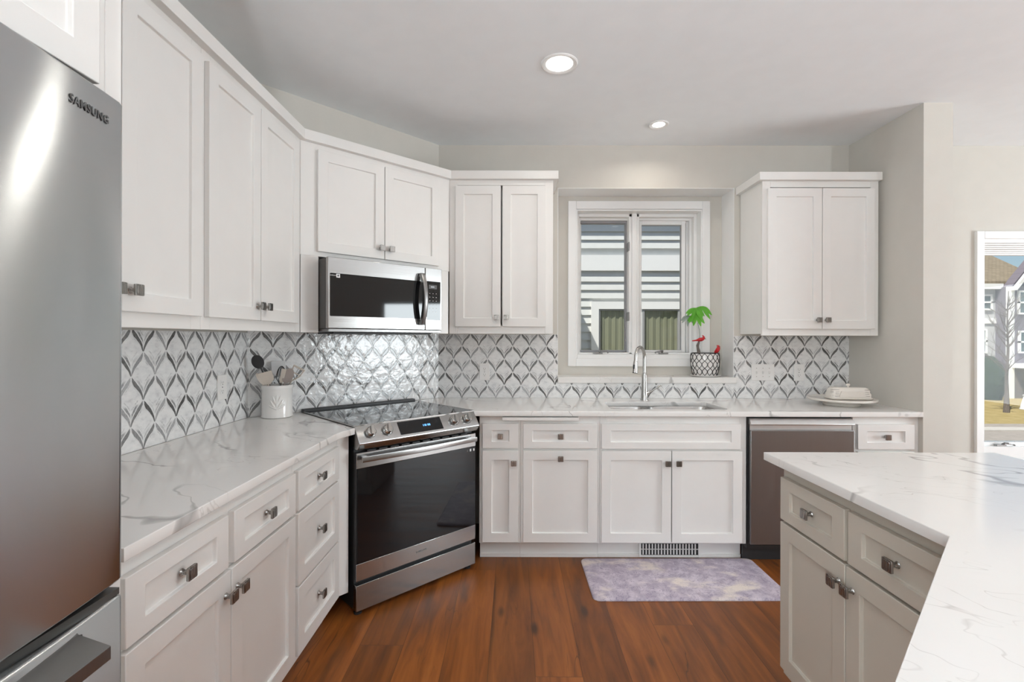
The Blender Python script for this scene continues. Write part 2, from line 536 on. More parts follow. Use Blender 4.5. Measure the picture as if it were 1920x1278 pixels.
# ------------------------------------------------------------------ mesh helpers
class MB:
    def __init__(self):
        self.bm = bmesh.new()

    def face(self, pts):
        return self.bm.faces.new([self.bm.verts.new(p) for p in pts])

    def box(self, x0, y0, z0, x1, y1, z1):
        if x1 < x0: x0, x1 = x1, x0
        if y1 < y0: y0, y1 = y1, y0
        if z1 < z0: z0, z1 = z1, z0
        v = [self.bm.verts.new(p) for p in ((x0, y0, z0), (x1, y0, z0), (x1, y1, z0), (x0, y1, z0),
                                            (x0, y0, z1), (x1, y0, z1), (x1, y1, z1), (x0, y1, z1))]
        for f in ((0, 3, 2, 1), (4, 5, 6, 7), (0, 1, 5, 4), (1, 2, 6, 5), (2, 3, 7, 6), (3, 0, 4, 7)):
            self.bm.faces.new([v[i] for i in f])
        return self

    def prism(self, poly, a0, a1, axis='z'):
        """extrude a 2D polygon: axis z -> (x,y); axis x -> (y,z); axis y -> (x,z)"""
        def P(p, a):
            return {'z': (p[0], p[1], a), 'x': (a, p[0], p[1]), 'y': (p[0], a, p[1])}[axis]
        A = [self.bm.verts.new(P(p, a0)) for p in poly]
        B = [self.bm.verts.new(P(p, a1)) for p in poly]
        n = len(poly)
        self.bm.faces.new(A[::-1])
        self.bm.faces.new(B)
        for i in range(n):
            self.bm.faces.new((A[i], A[(i + 1) % n], B[(i + 1) % n], B[i]))
        bmesh.ops.recalc_face_normals(self.bm, faces=self.bm.faces[:])
        return self

    def loft(self, rings, cap=True, closed=False):
        R = [[self.bm.verts.new(p) for p in r] for r in rings]
        n = len(R[0])
        rng = range(len(R)) if closed else range(len(R) - 1)
        for i in rng:
            a, b = R[i], R[(i + 1) % len(R)]
            for j in range(n):
                self.bm.faces.new((a[j], a[(j + 1) % n], b[(j + 1) % n], b[j]))
        if cap and not closed:
            self.bm.faces.new(R[0][::-1])
            self.bm.faces.new(R[-1])
        return self

    def tube(self, pts, rad, seg=12, flat=None):
        """tube through pts; rad a number or a list; flat = (wide, thin) factors for a strap section"""
        P = [Vector(p) for p in pts]
        n = len(P)
        rad = [rad] * n if isinstance(rad, (int, float)) else rad
        T = []
        for i in range(n):
            d = (P[min(i + 1, n - 1)] - P[max(i - 1, 0)])
            T.append(d.normalized())
        ref = Vector((0, 0, 1)) if abs(T[0].z) < 0.9 else Vector((1, 0, 0))
        s = T[0].cross(ref).normalized()
        rings = []
        for i in range(n):
            s = (s - T[i] * s.dot(T[i])).normalized()
            u = T[i].cross(s)
            fw, ft = flat if flat else (1, 1)
            rings.append([P[i] + (s * math.cos(2 * PI * j / seg) * fw + u * math.sin(2 * PI * j / seg) * ft) * rad[i]
                          for j in range(seg)])
        return self.loft(rings)

    def cyl(self, p0, p1, r0, r1=None, seg=24):
        return self.tube([p0, p1], [r0, r0 if r1 is None else r1], seg)

    def lathe(self, prof, c=(0, 0, 0), seg=40, close=False):
        rings = []
        for r, z in prof:
            rings.append([(c[0] + r * math.cos(2 * PI * j / seg), c[1] + r * math.sin(2 * PI * j / seg), c[2] + z) for j in range(seg)])
        return self.loft(rings, cap=not close, closed=close)

    def build(self, name, mat, parent=None, smooth=True, bevel=0.0, seg=2, angle=35):
        bmesh.ops.recalc_face_normals(self.bm, faces=self.bm.faces[:])
        me = bpy.data.meshes.new(name)
        self.bm.to_mesh(me)
        self.bm.free()
        return finish(me, name, mat, parent, smooth, bevel, seg, angle)


def finish(me, name, mat, parent=None, smooth=True, bevel=0.0, seg=2, angle=35):
    me.materials.clear()
    me.materials.append(mat)
    if smooth:
        me.polygons.foreach_set('use_smooth', [True] * len(me.polygons))
        me.set_sharp_from_angle(angle=math.radians(angle))
    o = bpy.data.objects.new(name, me)
    COL.objects.link(o)
    if parent is not None:
        o.parent = parent
    if bevel:
        b = o.modifiers.new('bevel', 'BEVEL')
        b.width = bevel
        b.segments = seg
        b.limit_method = 'ANGLE'
        b.angle_limit = math.radians(30)
        b.harden_normals = False
    return o


def tag(o, label, cat, group=None):
    o['label'] = label
    o['category'] = cat
    if group:
        o['group'] = group
    return o


def thing(name, label, cat, loc=(0, 0, 0), rz=0.0, group=None):
    o = bpy.data.objects.new(name, None)
    o.empty_display_size = 0.1
    COL.objects.link(o)
    o.location = loc
    o.rotation_euler = (0, 0, rz)
    return tag(o, label, cat, group)


def struct(o):
    o['kind'] = 'structure'
    return o


def copy_tree(o, parent=None):
    c = o.copy()
    COL.objects.link(c)
    c.parent = parent
    for ch in list(o.children):
        copy_tree(ch, c)
    return c


def slab(name, mat, outer, holes, z0, z1, parent=None, bevel=0.0025):
    """flat slab of any outline with holes, eased edges"""
    cu = bpy.data.curves.new(name, 'CURVE')
    cu.dimensions = '2D'
    cu.fill_mode = 'BOTH'
    th = (z1 - z0) / 2
    cu.extrude = th - bevel
    cu.bevel_depth = bevel
    cu.bevel_resolution = 2
    cu.offset = -bevel
    for poly in [outer] + holes:
        s = cu.splines.new('POLY')
        s.points.add(len(poly) - 1)
        for p, q in zip(s.points, poly):
            p.co = (q[0], q[1], 0, 1)
        s.use_cyclic_u = True
    tmp = bpy.data.objects.new('tmp_slab', cu)
    COL.objects.link(tmp)
    dg = bpy.context.evaluated_depsgraph_get()
    me = bpy.data.meshes.new_from_object(tmp.evaluated_get(dg))
    bpy.data.objects.remove(tmp, do_unlink=True)
    bpy.data.curves.remove(cu)
    me.transform(Matrix.Translation((0, 0, (z0 + z1) / 2)))
    me.name = name
    return finish(me, name, mat, parent, True, 0)


def text(name, body, size, mat, parent, mtx, depth=0.0006):
    cu = bpy.data.curves.new(name, 'FONT')
    cu.body = body
    cu.size = size
    cu.extrude = depth
    cu.align_x = 'CENTER'
    cu.align_y = 'CENTER'
    cu.offset = size * 0.012
    cu.space_character = 1.12
    tmp = bpy.data.objects.new('tmp_text', cu)
    COL.objects.link(tmp)
    dg = bpy.context.evaluated_depsgraph_get()
    me = bpy.data.meshes.new_from_object(tmp.evaluated_get(dg))
    bpy.data.objects.remove(tmp, do_unlink=True)
    bpy.data.curves.remove(cu)
    me.transform(mtx)
    return finish(me, name, mat, parent, False)


FRONT = Matrix.Rotation(PI / 2, 4, 'X')          # lettering that faces local -y


def rrect(x0, y0, x1, y1, r, n=5):
    pts = []
    for cx, cy, a0 in ((x1 - r, y0 + r, -90), (x1 - r, y1 - r, 0), (x0 + r, y1 - r, 90), (x0 + r, y0 + r, 180)):
        for i in range(n + 1):
            a = math.radians(a0 + 90 * i / n)
            pts.append((cx + r * math.cos(a), cy + r * math.sin(a)))
    return pts

# ------------------------------------------------------------------ room shell
H = 2.75
XL, YB, XP = -1.4455, 3.52, 2.432
XR, YR = 6.5, -4.5
WX0, WX1, WZ0, WZ1 = 0.479, 1.449, 1.194, 2.337          # kitchen window opening
NX0, NX1, NZ0, NZ1 = 0.32, 1.602, 1.024, 2.441            # recess around it
DX0, DX1, DZ0, DZ1 = 3.372, 4.85, 0.46, 2.093             # dining window opening

b = MB(); b.box(XL - .3, YR - .12, -.06, XR + .12, YB + .43, 0)
struct(b.build('floor', M['floor'], smooth=False))
b = MB(); b.box(XL - .3, YR - .12, H, XR + .12, YB + .43, H + .12)
struct(b.build('ceiling', M['ceil'], smooth=False))
b = MB()
b.box(XL - .12, YR - .12, 0, XL, -3.75, H); b.box(XL - .12, -1.25, 0, XL, 2.6216, H)
b.box(XL - .12, -3.75, 0, XL, -1.25, .45); b.box(XL - .12, -3.75, 2.25, XL, -1.25, H)
struct(b.build('wall_left', M['wall'], smooth=False))
b = MB(); b.prism([(XL, 2.6216), (-.5463, YB), (-.5463, YB + .18), (XL - .18, YB + .18), (XL - .18, 2.6216)], 0, H)
struct(b.build('wall_corner', M['wall'], smooth=False))
b = MB()
y1 = 3.723
b.box(-.5463, YB, 0, NX0, y1, H); b.box(NX0, YB, 0, NX1, y1, NZ0); b.box(NX0, YB, NZ1, NX1, y1, H)
b.box(NX1, YB, 0, DX0, y1, H); b.box(DX0, YB, 0, DX1, y1, DZ0); b.box(DX0, YB, DZ1, DX1, y1, H); b.box(DX1, YB, 0, XR + .12, y1, H)
y2 = 3.95
b.box(-.9, y1, 0, WX0, y2, H); b.box(WX0, y1, 0, WX1, y2, WZ0); b.box(WX0, y1, WZ1, WX1, y2, H)
b.box(WX1, y1, 0, DX0, y2, H); b.box(DX0, y1, 0, DX1, y2, DZ0); b.box(DX0, y1, DZ1, DX1, y2, H); b.box(DX1, y1, 0, XR + .12, y2, H)
struct(b.build('wall_back', M['wall'], smooth=False))
b = MB(); b.box(XP, 2.879, 0, 2.606, YB, H)
struct(b.build('wall_partition', M['wall'], smooth=False))
b = MB()
b.box(XR, YR, 0, XR + .12, .15, H); b.box(XR, 2.09, 0, XR + .12, YB, H)
b.box(XR, .15, 0, XR + .12, 2.09, .45); b.box(XR, .15, 2.10, XR + .12, 2.09, H)
struct(b.build('wall_right', M['wall'], smooth=False))
b = MB()
b.box(XL, YR - .12, 0, .15, YR, H); b.box(5.85, YR - .12, 0, XR, YR, H)
b.box(.15, YR - .12, 0, 5.85, YR, .22); b.box(.15, YR - .12, 2.28, 5.85, YR, H)
struct(b.build('wall_rear', M['wall'], smooth=False))


# windows ------------------------------------------------------------
def ring(mb, x0, z0, x1, z1, w, ya, yb, wb=None):
    """rectangular frame in the XZ plane, outer size given"""
    wb = w if wb is None else wb
    mb.box(x0, ya, z0, x0 + w, yb, z1); mb.box(x1 - w, ya, z0, x1, yb, z1)
    mb.box(x0 + w, ya, z1 - w, x1 - w, yb, z1); mb.box(x0 + w, ya, z0, x1 - w, yb, z0 + wb)


def crank(x, y, z, parent, mat, flip=1):
    k = MB()
    k.box(x - .035, y - .012, z, x + .035, y + .012, z + .012)
    k.cyl((x + .012 * flip, y - .004, z + .012), (x + .012 * flip, y - .022, z + .026), .008, .007, 14)
    k.tube([(x + .012 * flip, y - .02, z + .026), (x + .03 * flip, y - .028, z + .024), (x + .07 * flip, y - .026, z + .016)], [.006, .007, .005], 10)
    k.tube([(x + .068 * flip, y - .026, z + .016), (x + .072 * flip, y - .036, z + .010)], [.006, .006], 10)
    return k.build('crank_handle', mat, parent, bevel=.001)


w1 = struct(thing('window_1', 'white double casement window above the kitchen sink', 'window', (0, 0, 0)))
b = MB(); ring(b, .418, 1.133, 1.504, 2.399, .061, 3.705, 3.724)
b.build('casing', M['trim'], w1, bevel=.003)
b = MB(); ring(b, WX0, WZ0, WX1, WZ1, .012, 3.715, 3.95, .03)
b.build('jamb', M['trim'], w1, bevel=.002)
b = MB()
for k, (w_, ya) in enumerate(((.024, 3.80), (.040, 3.85), (.052, 3.89))):
    ring(b, WX0 + .012, WZ0 + .03, WX1 - .012, WZ1 - .012, w_, ya, 3.945, .012)
b.build('frame_stop', M['trim'], w1, bevel=.002)
b = MB(); b.box(.905, 3.80, WZ0 + .02, .985, 3.945, WZ1 - .012); b.box(.925, 3.785, WZ0 + .02, .965, 3.80, WZ1 - .012)
b.build('mullion', M['trim'], w1, bevel=.003)
for nm, x0, x1 in (('l', .505, .912), ('r', .992, 1.372)):
    s = MB(); ring(s, x0, 1.222, x1, 2.285, .030 if nm == 'r' else .018, 3.868, 3.915, .032)
    sash = s.build('sash', M['trim'] if nm == 'r' else M['gasket'], w1, bevel=.002)
    g = MB(); i = .028 if nm == 'r' else .016
    g.box(x0 + i, 3.888, 1.222 + i, x1 - i, 3.894, 2.285 - i)
    g.build('pane', M['glass'], sash, smooth=False)
    g = MB(); ring(g, x0 + i, 1.222 + i, x1 - i, 2.285 - i, .006, 3.882, 3.90)
    g.build('gasket', M['gasket'], sash, smooth=False)
b = MB(); ring(b, .497, 1.214, .918, 2.306, .010, 3.86, 3.885)
b.build('screen_frame', M['gasket'], w1, bevel=.001)
for z in (1.52, 2.07):
    k = MB(); k.box(.903, 3.80, z - .035, .912, 3.868, z + .035)
    k.build('latch', M['bronze'], w1, bevel=.001)
crank(.66, 3.78, 1.226, w1, M['bronze'], 1)
crank(1.17, 3.78, 1.226, w1, M['bronze'], -1)
b = MB(); b.box(NX0 + .001, 3.497, NZ0, NX1 + .012, 3.722, 1.0675)
struct(b.build('trim_1', M['quartz'], bevel=.003))
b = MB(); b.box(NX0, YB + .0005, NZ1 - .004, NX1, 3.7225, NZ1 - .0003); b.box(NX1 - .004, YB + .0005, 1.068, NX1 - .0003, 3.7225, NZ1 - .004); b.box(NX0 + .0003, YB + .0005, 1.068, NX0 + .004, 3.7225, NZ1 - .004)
struct(b.build('daylight_liner', M['trim'], smooth=False))  # white liner added; its paint stands in for daylight on the reveals

w2 = struct(thing('window_2', 'white framed window onto the street beyond the island', 'window'))
b = MB(); ring(b, 3.342, .41, 4.90, 2.127, .055, 3.498, 3.521)
b.build('casing', M['trim'], w2, bevel=.003)
b = MB(); ring(b, DX0, DZ0, DX1, DZ1, .016, 3.51, 3.95, .03); b.box(DX0 + .016, 3.512, .49, DX1 - .016, 3.545, .572)
b.build('jamb', M['trim'], w2, bevel=.002)
for x0, x1 in ((3.376, 4.10), (4.12, 4.846)):
    s = MB(); ring(s, x0, .492, x1, 2.08, .012, 3.5455, 3.60, .105)
    sash = s.build('sash', M['trim'], w2, bevel=.002)
    g = MB(); g.box(x0 + .012, 3.568, .597, x1 - .012, 3.574, 2.068)
    g.build('pane', M['glass_street'], sash, smooth=False)
crank(3.54, 3.528, .572, w2, M['bronze'], 1)
bl = thing('window_blind', 'white pleated blind drawn up at the top of the street window', 'blind', (3.39, 3.535, 1.955))
b = MB(); b.box(0, -.022, .088, 1.44, .008, .122); b.build('headrail', M['trim'], bl, bevel=.003)
b = MB()
for k in range(5):
    b.box(0.004, -.020 + .002 * (k % 2), .014 + k * .0148, 1.436, .004, .027 + k * .0148)
b.build('folded_pleats', M['plastic'], bl, bevel=.002)
b = MB(); b.box(0.002, -.021, 0, 1.438, .006, .013); b.build('bottom_rail', M['trim'], bl, bevel=.002)


# tile backsplash ------------------------------------------------------
def tile_panel(p0, p1, z0, z1, u0, du, parent, th=.006, name='tile_panel'):
    """vertical panel between two floor points, its front on the left of p0->p1 turned right; UV counts motifs"""
    p0 = Vector((*p0, 0)); p1 = Vector((*p1, 0))
    d = (p1 - p0); L = d.length; e = d / L
    nrm = Vector((e.y, -e.x, 0))
    bm = bmesh.new()
    uv = bm.loops.layers.uv.new('UVMap')
    v = {}
    for i, s in enumerate((0, L)):
        for j, z in enumerate((z0, z1)):
            for k, o in enumerate((0, th)):
                P = p0 + e * s + nrm * o
                v[i, j, k] = (bm.verts.new((P.x, P.y, z)), s, z)
    def F(ks):
        f = bm.faces.new([v[k][0] for k in ks])
        for lp, k in zip(f.loops, ks):
            lp[uv].uv = (u0 + v[k][1] / du, (v[k][2] - .915) / .0945)
    F(((0, 0, 1), (1, 0, 1), (1, 1, 1), (0, 1, 1)))
    F(((0, 1, 0), (1, 1, 0), (1, 0, 0), (0, 0, 0)))
    F(((0, 1, 1), (1, 1, 1), (1, 1, 0), (0, 1, 0)))
    F(((0, 0, 0), (1, 0, 0), (1, 0, 1), (0, 0, 1)))
    F(((0, 0, 0), (0, 0, 1), (0, 1, 1), (0, 1, 0)))
    F(((1, 0, 1), (1, 0, 0), (1, 1, 0), (1, 1, 1)))
    bmesh.ops.recalc_face_normals(bm, faces=bm.faces[:])
    me = bpy.data.meshes.new(name)
    bm.to_mesh(me); bm.free()
    return finish(me, name, M['mosaic'], parent, False)


bs = thing('backsplash', 'grey and white leaf mosaic tile backsplash running round the counter wall', 'backsplash', (0, 0, 0))
Z0, Z1 = .9145, 1.374
tile_panel((XL, .99), (XL, 2.6216), Z0, Z1, (.99 - 1.879) / .1225, .1225, bs)
tile_panel((XL, 2.6216), (-.5463, YB), Z0, 1.41, -.132 / .1225, .1225, bs)
tile_panel((-.5463, YB), (NX0, YB), Z0, Z1, (-.5463 + .250) / .1225, .1225, bs)
tile_panel((NX0, YB), (NX1, YB), Z0, NZ0, (NX0 + .250) / .1225, .1225, bs)
tile_panel((NX1, YB), (XP, YB), Z0, 1.367, (NX1 - 1.744) / .1225, .1225, bs)


# ------------------------------------------------------------------ cabinets
def shaker(name, x0, x1, z0, z1, parent, mat, sw=.056, rw=.056, y=-.02, depth=.011):
    """framed door or drawer front: one mesh, recessed flat panel; front at local y, back at 0"""
    bm = bmesh.new()
    def R(ax, bx, az, bz, yy):
        return [bm.verts.new(p) for p in ((ax, yy, az), (bx, yy, az), (bx, yy, bz), (ax, yy, bz))]
    A = R(x0, x1, z0, z1, y)
    B = R(x0 + sw, x1 - sw, z0 + rw, z1 - rw, y)
    i = .0012
    Cc = R(x0 + sw + i, x1 - sw - i, z0 + rw + i, z1 - rw - i, y + depth)
    D = R(x0, x1, z0, z1, -.0005)
    for k in range(4):
        n = (k + 1) % 4
        bm.faces.new((A[k], A[n], B[n], B[k]))
        bm.faces.new((B[k], B[n], Cc[n], Cc[k]))
        bm.faces.new((A[n], A[k], D[k], D[n]))
    bm.faces.new(Cc)
    bm.faces.new(D[::-1])
    bmesh.ops.recalc_face_normals(bm, faces=bm.faces[:])
    me = bpy.data.meshes.new(name)
    bm.to_mesh(me); bm.free()
    return finish(me, name, mat, parent, True, .0018, 2, 25)


_knob_mesh = None


def knob(x, z, parent, y=-.02, s=1.0):
    """square pull on a short stem"""
    global _knob_mesh
    if _knob_mesh is None:
        k = MB()
        k.prism(rrect(-.0165, -.0165, .0165, .0165, .003, 3), -.029, -.022, 'y')
        k.prism(rrect(-.0125, -.0125, .0125, .0125, .003, 3), -.0305, -.029, 'y')
        k.loft([[(a * math.cos(2 * PI * j / 16), yy, a * math.sin(2 * PI * j / 16)) for j in range(16)]
                for a, yy in ((.011, -.022), (.0065, -.014), (.0065, -.006), (.010, 0))])
        o = k.build('knob', M['nickel'], parent, bevel=.0008)
        _knob_mesh = o.data
    else:
        o = bpy.data.objects.new('knob', _knob_mesh)
        COL.objects.link(o)
        o.parent = parent
        bv = o.modifiers.new('bevel', 'BEVEL'); bv.width = .0008; bv.segments = 2; bv.limit_method = 'ANGLE'
    o.location = (x, y, z)
    o.scale = (s, s, s)
    return o


def drawer(parent, x0, x1, z0, z1, mat, kn=True, sw=.056, rw=.041):
    d = shaker('drawer_front', x0, x1, z0, z1, parent, mat, sw, rw)
    if kn:
        knob((x0 + x1) / 2, (z0 + z1) / 2, d, -.0115)
    return d


def door(parent, x0, x1, z0, z1, mat, kn=None):
    d = shaker('door', x0, x1, z0, z1, parent, mat)
    if kn:
        knob(kn[0], kn[1], d)
    return d


def base_body(t, w, mat, depth=.60, z0=.116, z1=.8835, toe=True, kick_back=.076):
    b = MB(); b.box(0, 0, z0, w, .02, z1); b.build('face_frame', mat, t, bevel=.0015)
    b = MB(); b.box(.0, .02, z0, w, depth, z1); b.build('carcass', mat, t, smooth=False)
    if toe:
        b = MB(); b.box(0, kick_back, .001, w, depth, z0); b.box(0, kick_back - .008, .001, w, kick_back, .022)
        b.build('toe_kick', mat, t, smooth=False)


CAB = M['cab']
# left run: front faces +X, local x runs along +Y
LX = -.8355
t = thing('base_cabinet', 'white two-door base cabinet with two drawers beside the refrigerator', 'cabinet', (LX, .987, 0), PI / 2)
base_body(t, .838, CAB)
drawer(t, .030, .400, .687, .838, CAB); drawer(t, .428, .828, .687, .838, CAB)
door(t, .030, .4115, .131, .676, CAB, (.4115 - .026, .676 - .064)); door(t, .4155, .828, .131, .676, CAB, (.4155 + .028, .676 - .064))
t = thing('base_cabinet', 'white base cabinet with a stack of three drawers left of the range', 'cabinet', (LX, 1.8255, 0), PI / 2)
base_body(t, .468, CAB)
for za, zb in ((.686, .839), (.401, .676), (.132, .393)):
    drawer(t, .0145, .441, za, zb, CAB, True, .056, .041 if zb > .8 else .056)
b = MB(); b.prism([(.468, .0), (.512, -.040), (.522, -.030), (.486, .03), (.468, .03)], .116, .8835)
b.build('corner_filler', CAB, t, bevel=.0015)

# back run: front faces -Y
BY = 2.911
t = thing('base_cabinet', 'narrow white base cabinet with small drawer right of the range', 'cabinet', (-.203, BY, 0))
base_body(t, .2465, CAB, .595)
drawer(t, .019, .234, .689, .837, CAB, True, .056, .041); door(t, .019, .234, .127, .675, CAB, (.234 - .028, .605))
t = thing('base_cabinet', 'white base cabinet with one drawer over a wide knob-topped door, left of the sink', 'cabinet', (.0445, BY, 0))
base_body(t, .476, CAB, .595)
drawer(t, .0155, .4585, .689, .837, CAB); door(t, .0155, .4585, .127, .675, CAB, (.237, .632))
b = MB(); b.box(-.110, -.035, .857, .345, -.001, .8765)
b.build('pull_out_board', CAB, t, bevel=.002)
t = thing('base_cabinet', 'white double-door base cabinet under the kitchen sink', 'cabinet', (.5215, BY, 0))
b = MB(); ring(b, 0, .116, .8785, .8835, .040, 0, .02, .045); b.box(.04, 0, .645, .8385, .02, .72); b.box(.04, 0, .80, .8385, .02, .8435); b.build('face_frame', CAB, t, bevel=.0015)
b = MB(); b.box(0, .02, .116, .018, .595, .70); b.box(.8605, .02, .116, .8785, .595, .70); b.box(.018, .02, .116, .8605, .595, .134); b.box(.018, .58, .134, .8605, .595, .69); b.build('carcass', CAB, t, smooth=False)
b = MB(); b.box(0, .076, .001, .8785, .595, .116); b.box(0, .068, .001, .8785, .076, .022); b.build('toe_kick', CAB, t, smooth=False)
shaker('false_drawer_front', .0065, .8370, .687, .837, t, CAB, .056, .041)
door(t, .0065, .4225, .127, .675, CAB, (.4225 - .026, .605)); door(t, .4285, .8475, .127, .675, CAB, (.4285 + .033, .605))
t = thing('base_cabinet', 'white base cabinet with a drawer between dishwasher and wall end', 'cabinet', (2.037, BY, 0))
base_body(t, .394, CAB, .595)
drawer(t, .019, .356, .689, .837, CAB); door(t, .019, .356, .127, .675, CAB, (.05, .605))

# floor register set in the toe kick
t = thing('floor_register', 'white toe-kick air register below the sink cabinet', 'vent', (.96, BY + .068, .004))
b = MB(); ring(b, -.185, .0, .19, .098, .012, -.006, -.0005, .014); b.build('frame', M['plastic'], t, bevel=.001)
b = MB(); b.box(-.172, -.002, .014, .178, -.0005, .086); b.build('dark_opening', M['black'], t, smooth=False)
b = MB()
for k in range(18):
    x = -.164 + k * .0188
    b.box(x, -.0055, .018, x + .0075, -.002, .082)
b.box(-.172, -.0055, .048, .178, -.003, .052)
b.build('grille', M['plastic'], t, smooth=False)


# wall cabinets
def wall_body(t, w, depth, z0=1.3755, z1=2.41, mat=CAB):
    b = MB(); ring(b, 0, z0, w, z1, .052, 0, .02, .058); b.build('face_frame', mat, t, bevel=.0015)
    b = MB(); b.box(0, .10, z0 + .012, w, depth, z1); b.box(0, .02, z0 + .012, w, .10, z0 + .035); b.box(0, .02, z1 - .03, w, .10, z1)
    b.box(0, .02, z0 + .035, .018, .10, z1 - .03); b.box(w - .018, .02, z0 + .035, w, .10, z1 - .03)
    b.build('carcass', mat, t, smooth=False)


UX = -1.1285
UZ0, UZ1 = 1.4215, 2.354
t = thing('wall_cabinet', 'white tall double-door wall cabinet beside the refrigerator panel', 'cabinet', (UX, .988, 0), PI / 2)
wall_body(t, .753, .308)
door(t, .012, .374, UZ0, UZ1, CAB, (.346, UZ0 + .062)); door(t, .379, .733, UZ0, UZ1, CAB, (.379 + .030, UZ0 + .062))
t = thing('wall_cabinet', 'white double-door wall cabinet over the utensil crock corner', 'cabinet', (UX, 1.7415, 0), PI / 2)
wall_body(t, .8104, .308)
door(t, .0185, .3785, UZ0, UZ1, CAB, (.3785 - .026, UZ0 + .062)); door(t, .3835, .7550, UZ0, UZ1, CAB, (.3835 + .030, UZ0 + .062))

DA = math.radians(42.73)
t = thing('wall_cabinet', 'white angled corner wall cabinet above the microwave', 'cabinet', (UX, 2.552, 0), DA)
b = MB(); b.box(.0, 0, 1.787, .958, .02, 2.41); b.box(.003, 0, 1.3755, .098, .02, 1.787); b.box(.825, 0, 1.3755, .950, .02, 1.787)
b.build('face_frame', CAB, t, bevel=.0015)
b = MB(); b.box(.03, .02, 1.787, .93, .262, 2.41); b.build('carcass', CAB, t, smooth=False)
b = MB(); b.box(.078, .02, 1.3755, .096, .20, 1.787); b.build('side_panel', CAB, t, smooth=False)
b = MB(); b.box(.827, .02, 1.3755, .845, .20, 1.787); b.build('side_panel', CAB, t, smooth=False)
door(t, .088, .4775, 1.812, 2.361, CAB, (.4775 - .0235, 1.874)); door(t, .4825, .866, 1.812, 2.361, CAB, (.4825 + .034, 1.874))

UY = 3.204
t = thing('wall_cabinet', 'white double-door wall cabinet left of the kitchen window', 'cabinet', (-.4245, UY, 0))
wall_body(t, .6855, .308)
door(t, .0405, .3395, 1.4235, 2.351, CAB, (.3395 - .026, 1.483)); door(t, .3505, .6375, 1.4235, 2.351, CAB, (.3505 + .026, 1.483))
t = thing('wall_cabinet', 'white double-door wall cabinet right of the kitchen window', 'cabinet', (1.644, UY, 0))
wall_body(t, .766, .308, 1.368, 2.40)
door(t, .028, .3825, 1.412, 2.338, CAB, (.3825 - .030, 1.471)); door(t, .3865, .730, 1.412, 2.338, CAB, (.3865 + .024, 1.471))


def crown(name, label, line, z0, z1, proj=.032, extra=None):
    """moulding swept along floor points; profile leans out towards the right-hand side of travel"""
    t = thing(name, label, 'moulding', (line[0][0], line[0][1], 0))
    prof = [(.0004, z1), (proj - .001, z1), (proj, z1 - .001), (proj, z0 + .001), (proj - .001, z0), (.0004, z0)]
    P = [Vector((*p, 0)) for p in line]
    rings = []
    for i in range(len(P)):
        da = (P[i] - P[max(i - 1, 0)]).normalized() if i else (P[1] - P[0]).normalized()
        db = (P[min(i + 1, len(P) - 1)] - P[i]).normalized() if i < len(P) - 1 else da
        na = Vector((da.y, -da.x, 0)); nb = Vector((db.y, -db.x, 0))
        m = (na + nb).normalized()
        k = 1 / max(.3, m.dot(na))
        rings.append([(P[i].x + m.x * q[0] * k - line[0][0], P[i].y + m.y * q[0] * k - line[0][1], q[1]) for q in prof])
    b = MB(); b.loft(rings)
    b.build('moulding', CAB, t, smooth=True, angle=20)
    return t


crown('crown_moulding', 'long white crown moulding along the left, corner and window-side wall cabinets', [(UX, .988), (UX, 2.552), (-.4226, UY), (.2615, UY), (.2615, 3.515)], 2.392, 2.446)
crown('crown_moulding', 'short white crown moulding on the wall cabinet right of the window', [(1.644, 3.515), (1.644, UY), (2.412, UY)], 2.388, 2.440)

# refrigerator end panel and the cabinet over the refrigerator
b = MB(); b.box(0, 0, .001, .642, .040, 2.74)
o = b.build('end_panel', CAB, bevel=.002); o.location = (-1.443, .946, 0)
tag(o, 'tall white end panel between refrigerator and wall cabinets', 'panel')
t = thing('wall_cabinet', 'white deep wall cabinet above the refrigerator', 'cabinet', (-.801, .03, 0), PI / 2)
b = MB(); b.box(0, 0, 1.816, .915, .02, 2.74); b.build('face_frame', CAB, t, bevel=.0015)
b = MB(); b.box(0, .02, 1.816, .915, .63, 2.74); b.build('carcass', CAB, t, smooth=False)
door(t, .02, .4485, 1.823, 2.70, CAB, (.42, 1.885)); door(t, .4535, .881, 1.823, 2.70, CAB, (.48, 1.885))

# island ---------------------------------------------------------------
GR = M['greige']
t = thing('kitchen_island', 'greige island cabinet with drawers over doors in the right foreground', 'island', (1.0, 1.79, 0), -PI / 2)
b = MB(); b.box(0, 0, .116, .80, .02, .8835); b.build('face_frame', GR, t, bevel=.0015)
b = MB(); b.box(0, .02, .116, .80, .78, .8835); b.build('carcass', GR, t, smooth=False)
b = MB(); b.box(.0, .076, .001, .80, .78, .116); b.build('toe_kick', GR, t, smooth=False)
drawer(t, .0125, .354, .689, .842, GR); drawer(t, .370, .716, .689, .842, GR)
door(t, .0125, .357, .148, .679, GR, (.357 - .026, .679 - .060)); door(t, .362, .716, .148, .679, GR, (.362 + .028, .679 - .060))

# countertops ------------------------------------------------------------
ZC0, ZC1 = .884, .914
FRX, FRY = -.768, 2.335                     # range: front left corner of the cooktop
RA = math.radians(44.0)
E_ = Vector((math.cos(RA), math.sin(RA), 0)); N_ = Vector((math.sin(RA), -math.cos(RA), 0))


def rp(x, y):
    """point in the range's own frame -> floor point"""
    return (FRX + E_.x * x - N_.x * y, FRY + E_.y * x - N_.y * y)


